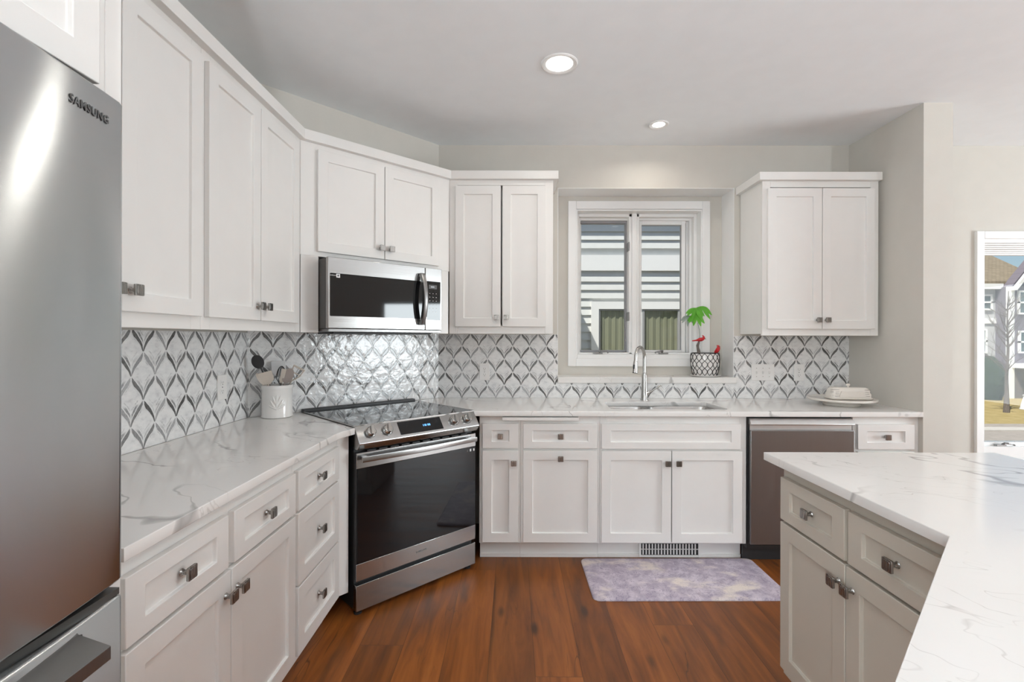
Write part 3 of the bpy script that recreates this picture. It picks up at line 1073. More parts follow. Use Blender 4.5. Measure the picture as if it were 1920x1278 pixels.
g = .006
lf = rp(-g, 0.0); lb = rp(-g, .672)
s = slab('countertop', M['quartz'], [(-.7975, .990), (-.7975, 2.155), (-.7945, 2.195), (-.788, 2.235), rp(-g, -.020), lf, rp(-.006, .30), lb, (-1.4455 + .008, 2.618), (-1.4455 + .008, .990)], [], ZC0, ZC1)
tag(s, 'white veined quartz countertop along the left wall, beside the refrigerator', 'countertop')
W = .742
rf = rp(W + g, 0.010); rb = rp(W + g, .665)
hole = [(.606, 2.985), (.622, 2.966), (1.300, 2.966), (1.322, 2.985), (1.318, 3.20), (1.312, 3.295), (1.290, 3.318), (1.02, 3.318), (.93, 3.300), (.86, 3.306), (.650, 3.306), (.622, 3.290), (.610, 3.20)]
s = slab('countertop', M['quartz'], [(-.212, 2.8735), (2.430, 2.8735), (2.430, 3.512), (-.546, 3.512), rb, rf], [hole], ZC0, ZC1)
tag(s, 'white veined quartz countertop holding the sink under the window', 'countertop')
s = slab('countertop', M['quartz'], [(.958, 1.853), (.958, 1.066), (.38, .515), (.60, .10), (1.838, .10), (1.838, 1.853)], [], ZC0, ZC1)
tag(s, 'white veined quartz island countertop with an angled bar end, right foreground', 'countertop')
b = MB(); b.prism([(1.02, .96), (.62, .56), (.74, .30), (1.78, .30), (1.78, .96)], .001, .8835)
o = b.build('island_back_panel', GR, bevel=.002)
tag(o, 'greige panelled base under the angled bar end of the island', 'panel')

# ------------------------------------------------------------------ refrigerator
fr = thing('refrigerator', 'tall stainless french-door refrigerator at the left edge', 'refrigerator', (-.80, .025, 0), PI / 2)
b = MB(); b.box(.004, .01, .02, .906, .60, 1.775); b.build('body', M['darkgrey'], fr, bevel=.004)
b = MB(); b.box(.03, .03, .001, .88, .56, .02); b.build('base_grille', M['black'], fr, smooth=False)


def bow(x):
    return -.077 + .142 * (x - .455) ** 2


def bowed(x0, x1, r=.016, n=26):
    """outline of a bowed door seen from above (front at negative y, back at y 0)"""
    pts = [(x1, -.002), (x1, bow(x1) + r)]
    for i in range(1, 7):
        a = PI / 2 * i / 6
        pts.append((x1 - r + r * math.cos(a), bow(x1 - r) + r - r * math.sin(a)))
    for i in range(1, n):
        x = x1 - r + (x0 + r - x1 + r) * i / n
        pts.append((x, bow(x)))
    for i in range(0, 7):
        a = PI / 2 + PI / 2 * i / 6
        pts.append((x0 + r + r * math.cos(a), bow(x0 + r) + r - r * math.sin(a)))
    pts.append((x0, -.002))
    return pts


def bowed_door(name, x0, x1, z0, z1, parent, lean=0.0):
    b = MB()
    rings = []
    for dz, ins in ((0, .006), (.003, .002), (.007, 0)):
        rings.append([(p[0] + (ins if p[0] < (x0 + x1) / 2 else -ins), p[1] + ins, z0 + dz) for p in bowed(x0, x1)])
    for dz, ins in ((.007, 0), (.003, .002), (0, .006)):
        rings.append([(p[0] + (ins if p[0] < (x0 + x1) / 2 else -ins), p[1] + ins, z1 - dz) for p in bowed(x0, x1)])
    b.loft(rings)
    return b.build(name, M['steel_fridge'], parent, angle=40)


dr = bowed_door('door', .4575, .910, .880, 1.797, fr)
dl = bowed_door('door', .0, .4525, .880, 1.797, fr)
fz = bowed_door('freezer_drawer', .0, .910, .05, .856, fr)
b = MB(); b.box(.01, -.046, .856, .900, -.002, .868); b.build('door_gap_liner', M['darkgrey'], fr, smooth=False)
b = MB(); b.box(.80, -.02, 1.797, .88, .08, 1.808); b.build('hinge_cover', M['darkgrey'], fr, bevel=.004)
# pocket handle on the freezer drawer: bar with a sloped top under a grooved recess
b = MB()
b.prism([(-.060, .846), (-.062, .842), (-.118, .823), (-.118, .800), (-.060, .800)], .11, .795, 'x')
b.build('handle', M['steel_dark'], fz, bevel=.0015)
b = MB()
pts = [(.07, .79), (.085, .825), (.11, .838), (.45, .838), (.795, .838), (.802, .836), (.802, .815)]
b.tube([(x, bow(x) - .0005, z) for x, z in pts], .0018, 8)
b.build('handle_recess', M['black'], fz)
tx = .820
ang = math.atan(2 * .142 * (tx - .455))
text('brand_lettering', 'SAMSUNG', .0205, M['logo'], dr,
     Matrix.Translation((tx, bow(tx) - .0008, 1.744)) @ Matrix.Rotation(ang, 4, 'Z') @ FRONT @ Matrix.Diagonal((.88, 1, 1, 1)), .0004)

# ------------------------------------------------------------------ range
ra = thing('range', 'black and stainless slide-in electric range set across the corner', 'range', (FRX, FRY, 0), RA)
b = MB(); b.box(.004, .012, .028, W - .004, .64, .908); b.build('body', M['black'], ra, bevel=.002)
b = MB(); b.box(-.001, 0, .9155, W - .003, .625, .9225); b.build('cooktop', M['cooktop'], ra, bevel=.0015)
b = MB(); b.box(-.004, .625, .9155, W, .664, .934); b.build('rear_trim', M['black'], ra, bevel=.003)
b = MB(); b.box(-.004, -.004, .908, W, .003, .9235); b.box(-.0045, .003, .9155, -.001, .63, .9235); b.box(W - .003, .003, .9155, W + .0005, .63, .9235)
b.build('cooktop_trim', M['steel'], ra, bevel=.0015)
cp = MB(); cp.prism([(-.002, .9195), (-.055, .846), (-.056, .838), (-.030, .808), (.012, .808), (.012, .9195)], -.001, W - .001, 'x')
cpo = cp.build('control_panel', M['steel'], ra, bevel=.003)
sl = Vector((0, -.053, -.0735)).normalized(); nn = Vector((0, -.0735, .053)).normalized()
mid = Vector((0, -.0285, .8828))
b = MB()
h = .036
pl = []
for sx, sz in ((.228, -1), (.492, -1), (.492, 1), (.228, 1)):
    p = mid + sl * (-sz * h); pl.append(Vector((sx, p.y, p.z)))
b.loft([[p + nn * .0002 for p in pl], [p + nn * .0016 for p in pl]])
dp = b.build('display_panel', M['black_glass'], cpo, smooth=False)
b = MB()
for k, wd in enumerate((.004, .007, .003, .007, .007)):
    x = .372 + k * .0095
    p = mid + nn * .0018
    q = [Vector((x, p.y, p.z)) + sl * .006, Vector((x + wd, p.y, p.z)) + sl * .006, Vector((x + wd, p.y, p.z)) - sl * .005, Vector((x, p.y, p.z)) - sl * .005]
    b.loft([q, [v + nn * .0003 for v in q]])
b.build('clock_digits', M['blue_led'], dp, smooth=False)
kn_m = Matrix((Vector((1, 0, 0)), -sl, nn)).transposed().to_4x4()
for x in (.0675, .160, .576, .667):
    b = MB(); b.lathe([(.0001, 0), (.0295, 0), (.0295, .003), (.0001, .003)], seg=32)
    b.bm.transform(Matrix.Translation(Vector((x, mid.y, mid.z))) @ kn_m)
    base = b.build('knob', M['steel_dark'], ra)
    b = MB(); b.lathe([(.0245, .003), (.0255, .008), (.0245, .022), (.020, .027), (.0001, .0275)], seg=32)
    b.prism(rrect(-.0075, -.024, .0075, .024, .004, 4), .02, .039)
    b.bm.transform(Matrix.Translation(Vector((x, mid.y, mid.z))) @ kn_m @ Matrix.Rotation(-.18, 4, 'Z'))
    b.build('knob_grip', M['steel_smooth'], base, bevel=.0012)
# oven door
D0, D1 = .002, W - .002
b = MB(); b.box(D0, -.016, .174, D1, .011, .791); od = b.build('oven_door', M['black'], ra, bevel=.002)
b = MB(); b.box(D0, -.022, .716, D1, -.0155, .791); b.build('upper_rail', M['steel'], od, bevel=.0015)
b = MB(); b.box(D0 + .006, -.0215, .2565, D1 - .001, -.0155, .7155); b.build('door_glass', M['black_glass'], od, bevel=.0008)
b = MB(); b.box(D0, -.022, .174, D1, -.0155, .256); lo = b.build('lower_rail', M['steel'], od, bevel=.0015)
b = MB()
for k in range(9):
    b.box(D0 - .0008, -.0195, .722 + k * .0072, D0 + .004, -.012, .7255 + k * .0072)
b.build('side_grille', M['black'], od, smooth=False)
b = MB()
for k in range(10):
    b.box(.06 + k * .064, -.018, .7925, .105 + k * .064, .008, .7985)
b.build('vent_slots', M['black'], ra, smooth=False)
b = MB()
rings = []
for i in range(33):
    s_ = i / 32
    x = .016 + s_ * (.722 - .016)
    y = -.052 - .016 * math.sin(PI * s_)
    z = .7635
    hh, tt = .0125, .006
    rings.append([(x, y - tt, z - hh), (x, y - tt - .002, z), (x, y - tt, z + hh), (x, y + tt, z + hh), (x, y + tt, z - hh)])
b.loft(rings)
hd = b.build('handle', M['steel'], od, angle=50)
for x in (.045, .693):
    b = MB(); b.box(x - .012, -.048, .755, x + .012, -.02, .772); b.build('handle_bracket', M['steel'], hd, bevel=.002)
for x, s_ in ((.676, .009), (.697, .011), (.722, .010)):
    b = MB(); b.box(x, -.0222, .690, x + s_, -.0214, .690 + s_ + .004); b.build('small_decal', M['whiteplastic'] if s_ > .0095 else M['logo'], od, smooth=False)
text('brand_lettering', 'SAMSUNG', .0135, M['logo'], lo, Matrix.Translation((.3685, -.0222, .2155)) @ FRONT, .0003)
b = MB(); b.box(D0, -.021, .0285, D1, .011, .1525); b.build('storage_drawer', M['steel'], ra, bevel=.0015)
for x, y in ((.03, .02), (W - .03, .02), (.05, .58), (W - .05, .58)):
    b = MB(); b.lathe([(.012, .0285), (.012, .012), (.020, .010), (.020, .0005)], (x, y, 0), 20); b.build('foot', M['black'], ra)

# ------------------------------------------------------------------ microwave
mw = thing('microwave', 'stainless over-the-range microwave with black door glass', 'microwave', (UX, 2.552, 0), DA)
Y0 = -.117
b = MB(); b.box(.1015, -.086, 1.3955, .8195, .18, 1.772); b.build('body', M['darkgrey'], mw, bevel=.002)
b = MB(); b.box(.108, -.112, 1.3785, .815, .17, 1.3955); b.build('vent_base', M['steel_dark'], mw, bevel=.002)
b = MB(); b.box(.15, -.07, 1.368, .77, .15, 1.3785); b.build('filter_tray', M['black'], mw, bevel=.002)
b = MB(); b.box(.1025, Y0, 1.397, .6965, -.0865, 1.775); md = b.build('door', M['steel'], mw, bevel=.003)
b = MB(); b.prism(rrect(.1135, 1.462, .690, 1.6895, .006), Y0 - .0012, Y0 + .002, 'y'); b.build('door_window', M['black_glass'], md, smooth=False)
b = MB()
rings = []
for i in range(25):
    s_ = i / 24
    z = 1.425 + s_ * (1.7355 - 1.425)
    y = Y0 - .024 - .040 * math.sin(PI * s_) ** .75
    tw = .0125
    rings.append([(.664 - tw, y - .003, z), (.664, y - .006, z), (.664 + tw, y - .003, z), (.664 + tw, y + .022, z), (.664 - tw, y + .022, z)])
b.loft(rings)
for z in (1.4335, 1.727):
    b.box(.656, Y0 - .020, z - .009, .672, Y0 - .0005, z + .009)
b.build('handle', M['steel_dark'], md, angle=50)
b = MB(); b.box(.147, Y0 - .0018, 1.667, .167, Y0 - .0012, 1.687); st = b.build('square_sticker', M['whiteplastic'], md, smooth=False)
b = MB(); b.box(.1525, Y0 - .0021, 1.6725, .1615, Y0 - .0018, 1.6825); b.build('sticker_symbol', M['logo'], st, smooth=False)
text('brand_lettering', 'SAMSUNG', .0075, M['whiteplastic'], md, Matrix.Translation((.131, Y0 - .0014, 1.6775)) @ FRONT, .0002)
b = MB(); b.box(.6995, Y0, 1.397, .8185, -.0865, 1.775); mc = b.build('control_section', M['steel'], mw, bevel=.003)
b = MB(); b.prism(rrect(.7095, 1.456, .8075, 1.6945, .004), Y0 - .0012, Y0 + .002, 'y'); kp = b.build('keypad', M['black_glass'], mc, smooth=False)
b = MB(); b.box(.7225, Y0 - .0016, 1.648, .7815, Y0 - .0012, 1.673); b.build('display', M['darkgrey'], kp, smooth=False)
b = MB()
for k in range(4):
    b.box(.738 + k * .0065, Y0 - .002, 1.657, .742 + k * .0065, Y0 - .0016, 1.664)
b.build('clock_digits', M['white_led'], kp, smooth=False)
b = MB()
for r in range(6):
    for c in range(3):
        b.box(.7265 + c * .0235, Y0 - .0016, 1.618 - r * .0225, .7325 + c * .0235, Y0 - .0012, 1.621 - r * .0225)
b.build('key_marks', M['streak'], kp, smooth=False)

# ------------------------------------------------------------------ dishwasher
dw = thing('dishwasher', 'dark stainless dishwasher built in right of the sink', 'dishwasher', (1.4035, 2.905, 0))
DWW = .6255
b = MB(); b.box(.0, 0.006, .09, DWW, .57, .8805); b.build('tub_frame', M['black'], dw, smooth=False)
b = MB(); b.box(.008, -.026, .123, DWW - .001, .004, .803); dd = b.build('door', M['steel_dark'], dw, bevel=.003)
b = MB(); b.prism([(-.008, .8725), (-.030, .840), (-.028, .8335), (.004, .8335), (.004, .8725)], .008, DWW - .001, 'x'); b.build('control_strip', M['steel_light'], dd, bevel=.002)
b = MB(); b.box(.012, -.006, .803, DWW - .005, .004, .834); b.build('pocket_handle', M['steel_light'], dd, smooth=False)
b = MB(); b.box(.0, .055, .001, DWW, .075, .10); b.build('kick_plate', M['black'], dw, smooth=False)

# ------------------------------------------------------------------ sink and faucet
sk = thing('kitchen_sink', 'stainless undermount double-bowl sink set in the window counter', 'sink', (.96, 3.14, .70))
def bowl(x0, x1, y0, y1, zb=.005, zt=.1835, r=.06):
    b = MB()
    rings = []
    for ins, z in ((-.014, zt), (0.0, zt), (.004, zt - .01), (.010, zb + .04), (.03, zb + .008), (.07, zb)):
        rr = max(.02, r - max(ins, 0) * .3)
        rings.append([(p[0] - .96, p[1] - 3.14, z) for p in rrect(x0 + ins, y0 + ins, x1 - ins, y1 - ins, rr)])
    b.loft(rings, cap=False)
    b.bm.faces.new(b.bm.verts[-len(rings[0]):])
    o = b.build('bowl', M['sink'], sk, angle=60)
    so = o.modifiers.new('wall', 'SOLIDIFY'); so.thickness = .0015; so.offset = -1
    b = MB(); cx, cy = (x0 + x1) / 2 - .96, (y0 + y1) / 2 - 3.14 + .02
    b.lathe([(.0001, zb + .001), (.030, zb + .001), (.042, zb + .004), (.044, zb + .0015)], (cx, cy, 0), 28)
    b.build('drain', M['steel_smooth'], o)
bowl(.602, .885, 2.962, 3.302)
bowl(.905, 1.324, 2.960, 3.322)
b = MB(); b.box(-.073, -.165, .1545, -.057, .165, .1655); b.build('divider', M['sink'], sk, bevel=.003)

fa = thing('kitchen_faucet', 'brushed nickel pull-down gooseneck faucet behind the sink', 'faucet', (.921, 3.405, .9145))
b = MB(); b.lathe([(.0275, 0), (.0275, .004), (.0235, .010), (.0205, .06), (.0185, .17), (.0160, .185), (.0125, .195)], seg=32); b.build('body', M['steel_smooth'], fa)
sdx, sdy = -.62, -.785
def arc(a, R=.072):
    return (sdx * (R - R * math.cos(a)), sdy * (R - R * math.cos(a)), .300 + R * math.sin(a))
pts = [(0, 0, .18), (0, 0, .22), (0, 0, .27)] + [arc(PI * i / 14) for i in range(0, 14)]
e0 = arc(PI * 13 / 14)
pts.append((sdx * .1465, sdy * .1465, .277))
b = MB(); b.tube(pts, .0118, 18); b.build('gooseneck', M['steel_smooth'], fa)
b = MB(); b.tube([(sdx * .1465, sdy * .1465, .281), (sdx * .149, sdy * .149, .265), (sdx * .153, sdy * .153, .225), (sdx * .156, sdy * .156, .200)], [.0128, .0145, .0165, .0185], 20)
sh = b.build('spray_head', M['steel_smooth'], fa)
b = MB(); b.tube([(sdx * .156, sdy * .156, .2005), (sdx * .1563, sdy * .1563, .197)], [.0165, .0165], 20); b.build('spray_nozzle', M['black'], sh)
b = MB(); b.box(sdx * .152 - .006 - .012, sdy * .152 - .017, .228, sdx * .152 - .006, sdy * .152 - .010, .256); b.build('spray_button', M['black'], sh, bevel=.002)
b = MB(); b.cyl((.012, -.002, .045), (.032, -.006, .055), .014, .012, 20)
b.tube([(.030, -.006, .054), (.055, -.012, .070), (.095, -.02, .098), (.112, -.024, .108)], [.0085, .0085, .0075, .0055], 14, (1.0, .75))
b.build('lever', M['steel_smooth'], fa)

# ------------------------------------------------------------------ outlets and switches
def outlet(loc, rz, label):
    t = thing('outlet', label, 'outlet', loc, rz)
    b = MB(); b.prism(rrect(-.0365, -.061, .0365, .061, .005), -.0055, -.0002, 'y'); pl = b.build('cover_plate', M['plastic'], t, bevel=.0012)
    b = MB()
    for zc in (-.021, .021):
        b.prism(rrect(-.0165, zc - .0145, .0165, zc + .0145, .007), -.0068, -.005, 'y')
    rc = b.build('receptacle', M['plastic'], t)
    b = MB()
    for zc in (-.021, .021):
        b.box(-.0075, -.0070, zc - .001, -.0055, -.0066, zc + .008); b.box(.0055, -.0070, zc, .0075, -.0066, zc + .007)
        b.cyl((0, -.0070, zc - .007), (0, -.0066, zc - .007), .0026, .0026, 10)
    b.cyl((0, -.0062, 0), (0, -.0054, 0), .003, .003, 10)
    b.build('slots', M['darkgrey'], rc, smooth=False)
    return t

outlet((XL + .0062, 2.3815, 1.102), PI / 2, 'white outlet on the left wall tile beside the utensil crock')
outlet((-.2085, YB - .0062, 1.103), 0, 'white outlet on the tile under the wall cabinet left of the window')
outlet((2.068, YB - .0062, 1.103), 0, 'white outlet on the tile above the butter dish')
t = thing('light_switch', 'wide white triple light switch plate right of the window', 'switch', (1.807, YB - .0062, 1.104))
b = MB(); b.prism(rrect(-.083, -.059, .083, .059, .005), -.0055, -.0002, 'y'); b.build('cover_plate', M['plastic'], t, bevel=.0012)
for x in (-.046, 0, .046):
    b = MB(); b.prism([(-.0055, -.012), (-.0150, .002), (-.0155, .008), (-.0055, .006)], x - .005, x + .005, 'x')
    sw = b.build('toggle', M['plastic'], t, bevel=.001)
    b = MB()
    for z in (-.030, .030):
        b.cyl((x, -.0062, z), (x, -.0054, z), .003, .003, 10)
    b.build('screws', M['streak'], sw, smooth=False)

# ------------------------------------------------------------------ ceiling downlights
def downlight(x, y, R, r, label, watts, tilt=0.0):
    t = thing('ceiling_downlight', label, 'ceiling light', (x, y, H))
    b = MB(); b.lathe([(R, -.0005), (R, -.004), (R - .006, -.008), (r + .010, -.007), (r, -.003), (r, -.0005)], seg=56, close=True)
    b.build('trim_ring', M['trim'], t)
    b = MB(); b.lathe([(.0001, -.0035), (r * .7, -.004), (r - .0005, -.003), (r - .0005, -.001), (.0001, -.001)], seg=48)
    b.build('lens', M['lamp'], t)
    d = bpy.data.lights.new('downlight_glow', 'AREA')
    d.shape = 'DISK'; d.size = r * 2; d.energy = watts; d.color = (1.0, .93, .83); d.spread = math.radians(150)
    o = bpy.data.objects.new('downlight_glow', d); COL.objects.link(o); o.parent = t; o.location = (0, 0, -.012)
    return t

downlight(.232, 2.473, .094, .069, 'larger lit recessed ceiling downlight above the floor between sink and range', 2.6)
downlight(.949, 3.174, .064, .040, 'small lit recessed ceiling downlight above the kitchen sink', 1.6)
downlight(1.27, 1.73, .064, .042, 'lit recessed ceiling downlight above the kitchen island', 2.0)

# ------------------------------------------------------------------ kitchen mat
t = thing('kitchen_mat', 'lilac and cream mottled cushioned mat on the wood floor by the sink', 'mat', (.93, 2.718, 0), math.radians(0.6))
b = MB()
rings = []
for ins, z in ((0, .0008), (0, .005), (.004, .010), (.012, .0125)):
    rings.append([(p[0], p[1], z) for p in rrect(-.518 + ins, -.234 + ins, .518 - ins, .234 - ins, .035 - ins * .5)])
b.loft(rings)
b.build('cushion', M['mat'], t, angle=60)

# ------------------------------------------------------------------ utensil crock and utensils
CX, CY = -1.293, 2.647
cr = thing('utensil_crock', 'white glazed ceramic crock holding cooking utensils in the counter corner', 'crock', (CX, CY, .9145))
b = MB()
b.lathe([(.0001, 0), (.074, 0), (.079, .004), (.079, .012), (.0775, .016), (.0775, .150), (.080, .156), (.0805, .166), (.079, .174), (.0765, .176),
         (.0735, .174), (.0725, .160), (.0715, .02), (.0001, .012)], seg=64)
cb = b.build('vessel', M['ceramic'], cr, angle=50)
# embossed leaf spray on the side that faces the room
b = MB()
def onside(a, z, off=.0008):
    a = math.radians(a)
    return ((.0775 + off) * math.cos(a), (.0775 + off) * math.sin(a), z)
for s0, z0_, s1, z1_ in ((-66, .045, -66, .125), (-66, .05, -88, .098), (-66, .05, -44, .098), (-66, .05, -96, .075), (-66, .05, -36, .075), (-66, .07, -80, .122), (-66, .07, -52, .122)):
    pts = [onside(s0 + (s1 - s0) * i / 8 * (1 + .15 * math.sin(PI * i / 8)), z0_ + (z1_ - z0_) * i / 8) for i in range(9)]
    b.tube(pts, [.0015 + .0038 * math.sin(PI * (i + .6) / 9.2) for i in range(9)], 8)
b.build('embossed_leaves', M['ceramic'], cr)


def frame_of(p0, p1, face):
    """matrix: z along p0->p1, y towards `face`"""
    z = (Vector(p1) - Vector(p0)).normalized()
    y = Vector(face); y = (y - z * y.dot(z)).normalized()
    x = y.cross(z)
    return Matrix.Translation(Vector(p0)) @ Matrix((x, y, z)).transposed().to_4x4()


def utensil(name, label, cat, p0, p1, head, hm, sm=None):
    """p0 = foot inside the crock, p1 = where head meets handle; p0/p1 relative to the crock's foot"""
    base = Vector((CX, CY, .9145))
    P0, P1 = base + Vector(p0), base + Vector(p1)
    L = (P1 - P0).length
    t = thing(name, label, cat, P0)
    mt = frame_of((0, 0, 0), P1 - P0, (.35, -1, .1))
    b = MB(); b.tube([(0, 0, 0), (0, 0, L * .5), (0, 0, L + .004)], [.0065, .006, .0055], 12, (1.15, .8))
    b.bm.transform(mt)
    b.build('handle', sm or hm, t)
    h = MB()
    if head[0] == 'spoon':
        _, wd, ln = head
        n, m = 12, 24
        ringsf = []
        for i in range(n + 1):
            r = max(.02, i / n)
            ringsf.append([(wd * r * math.cos(2 * PI * j / m), -.004 + .012 * (r * r), ln + ln * r * math.sin(2 * PI * j / m)) for j in range(m)])
        h.loft(ringsf, cap=True)
    elif head[0] == 'blade':
        _, w0, w1, ln = head
        h.prism([(-w0, 0), (w0, 0), (w1, ln * .3), (w1, ln * .96), (w1 * .9, ln), (-w1 * .9, ln), (-w1, ln * .96), (-w1, ln * .3)], -.003, .003, 'y')
    elif head[0] == 'whisk':
        _, wd, ln = head
        for k in range(5):
            a = PI * k / 5
            pts = []
            for i in range(17):
                s_ = PI * i / 16
                rr = wd * math.sin(s_) ** .8 * (1 if i <= 8 else 1)
                pts.append((wd * math.cos(PI - s_) * .98 * math.cos(a) if 0 < i < 16 else (-.004 if i == 0 else .004) * math.cos(a),
                            wd * math.cos(PI - s_) * .98 * math.sin(a) if 0 < i < 16 else (-.004 if i == 0 else .004) * math.sin(a),
                            ln * math.sin(s_) ** .7 if 0 < i < 16 else 0))
            h.tube(pts, .0013, 6)
    elif head[0] == 'masher':
        _, wd, ln = head
        h.box(-wd, -.004, ln - .010, wd, .004, ln)
        h.tube([(0, 0, 0), (-wd * .7, 0, ln * .45), (-wd * .9, 0, ln - .006)], .004, 8)
        h.tube([(0, 0, 0), (wd * .7, 0, ln * .45), (wd * .9, 0, ln - .006)], .004, 8)
        h.box(-wd * .9, -.003, ln * .5, wd * .9, .003, ln * .5 + .006)
    h.bm.transform(Matrix.Translation(mt.to_3x3() @ Vector((0, 0, L))) @ mt)
    o = h.build('head', hm, t, angle=60, bevel=.001 if head[0] in ('blade', 'masher') else 0)
    if head[0] == 'spoon':
        so = o.modifiers.new('wall', 'SOLIDIFY'); so.thickness = .003
    return t, mt, L


t, mt, L = utensil('slotted_spoon', 'black slotted spoon leaning left out of the crock', 'spoon', (.035, -.01, .018), (-.062, -.052, .268), ('spoon', .030, .038), M['rubber'])
h = MB()
for sx, sz in ((-.012, .052), (0, .060), (.012, .052), (-.008, .034), (.008, .034)):
    h.prism(rrect(sx - .0022, sz - .006, sx + .0022, sz + .006, .002, 3), -.0052, -.0035, 'y')
h.bm.transform(Matrix.Translation(mt.to_3x3() @ Vector((0, 0, L))) @ mt)
h.build('slots', M['streak'], t, smooth=False)
utensil('spoon', 'pale beige spoon edge leaning below the black slotted spoon', 'spoon', (.02, -.02, .018), (-.055, -.050, .185), ('spoon', .010, .032), M['silicone'])
utensil('spatula', 'white broad flat spatula standing upright at the back of the crock', 'spatula', (.015, .015, .018), (-.006, .035, .215), ('blade', .012, .036, .088), M['whiteplastic'])
utensil('turner', 'beige square-bladed turner at the front left of the crock', 'spatula', (.01, -.015, .018), (-.028, -.042, .180), ('blade', .014, .036, .070), M['silicone'])
utensil('whisk', 'black wire whisk in the middle of the crock', 'whisk', (0, 0, .018), (.018, -.005, .180), ('whisk', .025, .098), M['rubber'], M['steel_smooth'])
utensil('tongs', 'cream silicone tipped tongs arm beside the black whisk', 'tongs', (-.02, .0, .018), (.030, -.022, .185), ('blade', .007, .011, .082), M['silicone'], M['steel_smooth'])
utensil('spoon', 'taupe solid spoon at the right of the crock', 'spoon', (-.02, -.02, .018), (.050, -.015, .185), ('spoon', .027, .044), M['taupe'])
utensil('potato_masher', 'cream masher leaning right out of the crock, behind the taupe spoon', 'masher', (-.03, .01, .018), (.070, .020, .195), ('masher', .033, .085), M['silicone'])

# ------------------------------------------------------------------ cake stand and butter dish
PX, PY = 2.155, 3.185
ps = thing('serving_plate', 'round white low-footed serving plate at the right end of the counter', 'plate', (PX, PY, .9145))
b = MB()
b.lathe([(.0001, 0), (.105, 0), (.108, .004), (.098, .022), (.15, .030), (.194, .034), (.198, .040), (.196, .047), (.190, .048), (.184, .044), (.0001, .043)], seg=80)
b.build('plate', M['cream'], ps, angle=50)
bd = thing('butter_dish', 'white lidded butter dish with grey streaked ends on the serving plate', 'butter dish', (PX + .005, PY - .055, .959), math.radians(-5))
b = MB()
rings = []
for ins, z in ((.012, 0), (.002, .004), (0, .010), (.004, .013), (.014, .013)):
    rings.append([(p[0], p[1], z) for p in rrect(-.128 + ins, -.058 + ins, .128 - ins, .058 - ins, .02)])
b.loft(rings); b.build('tray', M['cream'], bd, angle=50)
b = MB()
rings = []
for ix, iy, z in ((0, 0, .0135), (.001, .001, .022), (-.002, .002, .034), (.006, .004, .046), (.004, .008, .058), (.012, .013, .070), (.022, .022, .077)):
    rings.append([(p[0], p[1], z) for p in rrect(-.120 + ix, -.050 + iy, .120 - ix, .050 - iy, .016)])
b.loft(rings); ld = b.build('lid', M['cream'], bd, angle=50)
b = MB(); b.prism([(-.082, .018), (.082, .018), (.066, .056), (-.066, .056)], -.0535, -.044, 'y')
b.build('front_panel', M['cream'], ld, bevel=.002)
b = MB(); b.lathe([(.006, .076), (.006, .084), (.011, .088), (.012, .094), (.008, .100), (.0001, .101)], seg=24); b.build('knob', M['cream'], ld)
b = MB()
for sgn in (-1, 1):
    for k in range(4):
        z = .022 + k * .0125
        b.tube([(sgn * .076, -.0525 + k * .003, z + .004), (sgn * .098, -.0500 + k * .003, z + .001 + .003 * (k % 2)), (sgn * .115, -.043 + k * .003, z + .003), (sgn * .1195, -.02, z)], [.0012, .0022, .0020, .001], 6)
b.build('grey_streaks', M['streak'], ld)

# ------------------------------------------------------------------ potted plant on the window sill
QX, QY, QZ = 1.424, 3.600, 1.0678
sc_ = thing('plant_saucer', 'white saucer under the lattice pot on the window sill', 'saucer', (QX, QY, QZ))
b = MB(); b.lathe([(.0001, 0), (.085, 0), (.108, .007), (.110, .011), (.106, .011), (.084, .005), (.0001, .005)], seg=56); b.build('dish', M['ceramic'], sc_, angle=50)
pp = thing('potted_plant', 'small green-leaved plant in a black and white lattice pot on the window sill', 'plant', (QX, QY, QZ + .0055))
PR = [(.0001, 0), (.078, 0), (.084, .006), (.094, .045), (.0995, .09), (.1005, .125), (.0985, .155), (.0965, .168), (.091, .168), (.088, .158), (.0001, .148)]
b = MB(); b.lathe(PR[:-1] + [(.0001, .146)], seg=64); pot = b.build('pot', M['ceramic'], pp, angle=50)
def potr(z):
    zs = [(0.0, .080), (.006, .084), (.045, .094), (.09, .0995), (.125, .1005), (.155, .0985), (.168, .0965)]
    for (z0_, r0), (z1_, r1) in zip(zs, zs[1:]):
        if z <= z1_:
            return r0 + (r1 - r0) * (z - z0_) / (z1_ - z0_)
    return .0965
b = MB()
NL = 16
for sgn in (1, -1):
    for k in range(NL):
        pts = []; rad = []
        for i in range(37):
            z = .006 + .158 * i / 36
            ph = i / 36 * 3.0                     # three waves up the side
            a = 2 * PI * (k / NL) + sgn * (PI / NL) * math.sin(PI * ph * 2 / 2) * .96
            r = potr(z) + .0006
            pts.append((r * math.cos(a), r * math.sin(a), z)); rad.append(.0033)
        b.tube(pts, rad, 6, (1.0, .6))
b.lathe([(.0975, .1635), (.0985, .166), (.097, .1695), (.0905, .1695), (.0905, .166)], seg=56, close=True)
b.build('lattice', M['potblack'], pot)
b = MB(); b.lathe([(.0001, .140), (.087, .140), (.088, .152), (.05, .157), (.0001, .158)], seg=40); b.build('soil', M['soil'], pot)
b = MB(); b.tube([(-.052, -.01, .150), (-.050, -.01, .175), (-.058, -.012, .205), (-.060, -.012, .222), (-.052, -.012, .245), (-.048, -.012, .262)], [.013, .012, .009, .010, .008, .004], 12)
tr = b.build('trunk', M['bark'], pp)
b = MB(); b.tube([(-.050, -.012, .258), (-.044, -.012, .300), (-.048, -.012, .340), (-.058, -.012, .385), (-.052, -.012, .435)], .0023, 8); b.build('stem', M['leaf_pale'], pp)


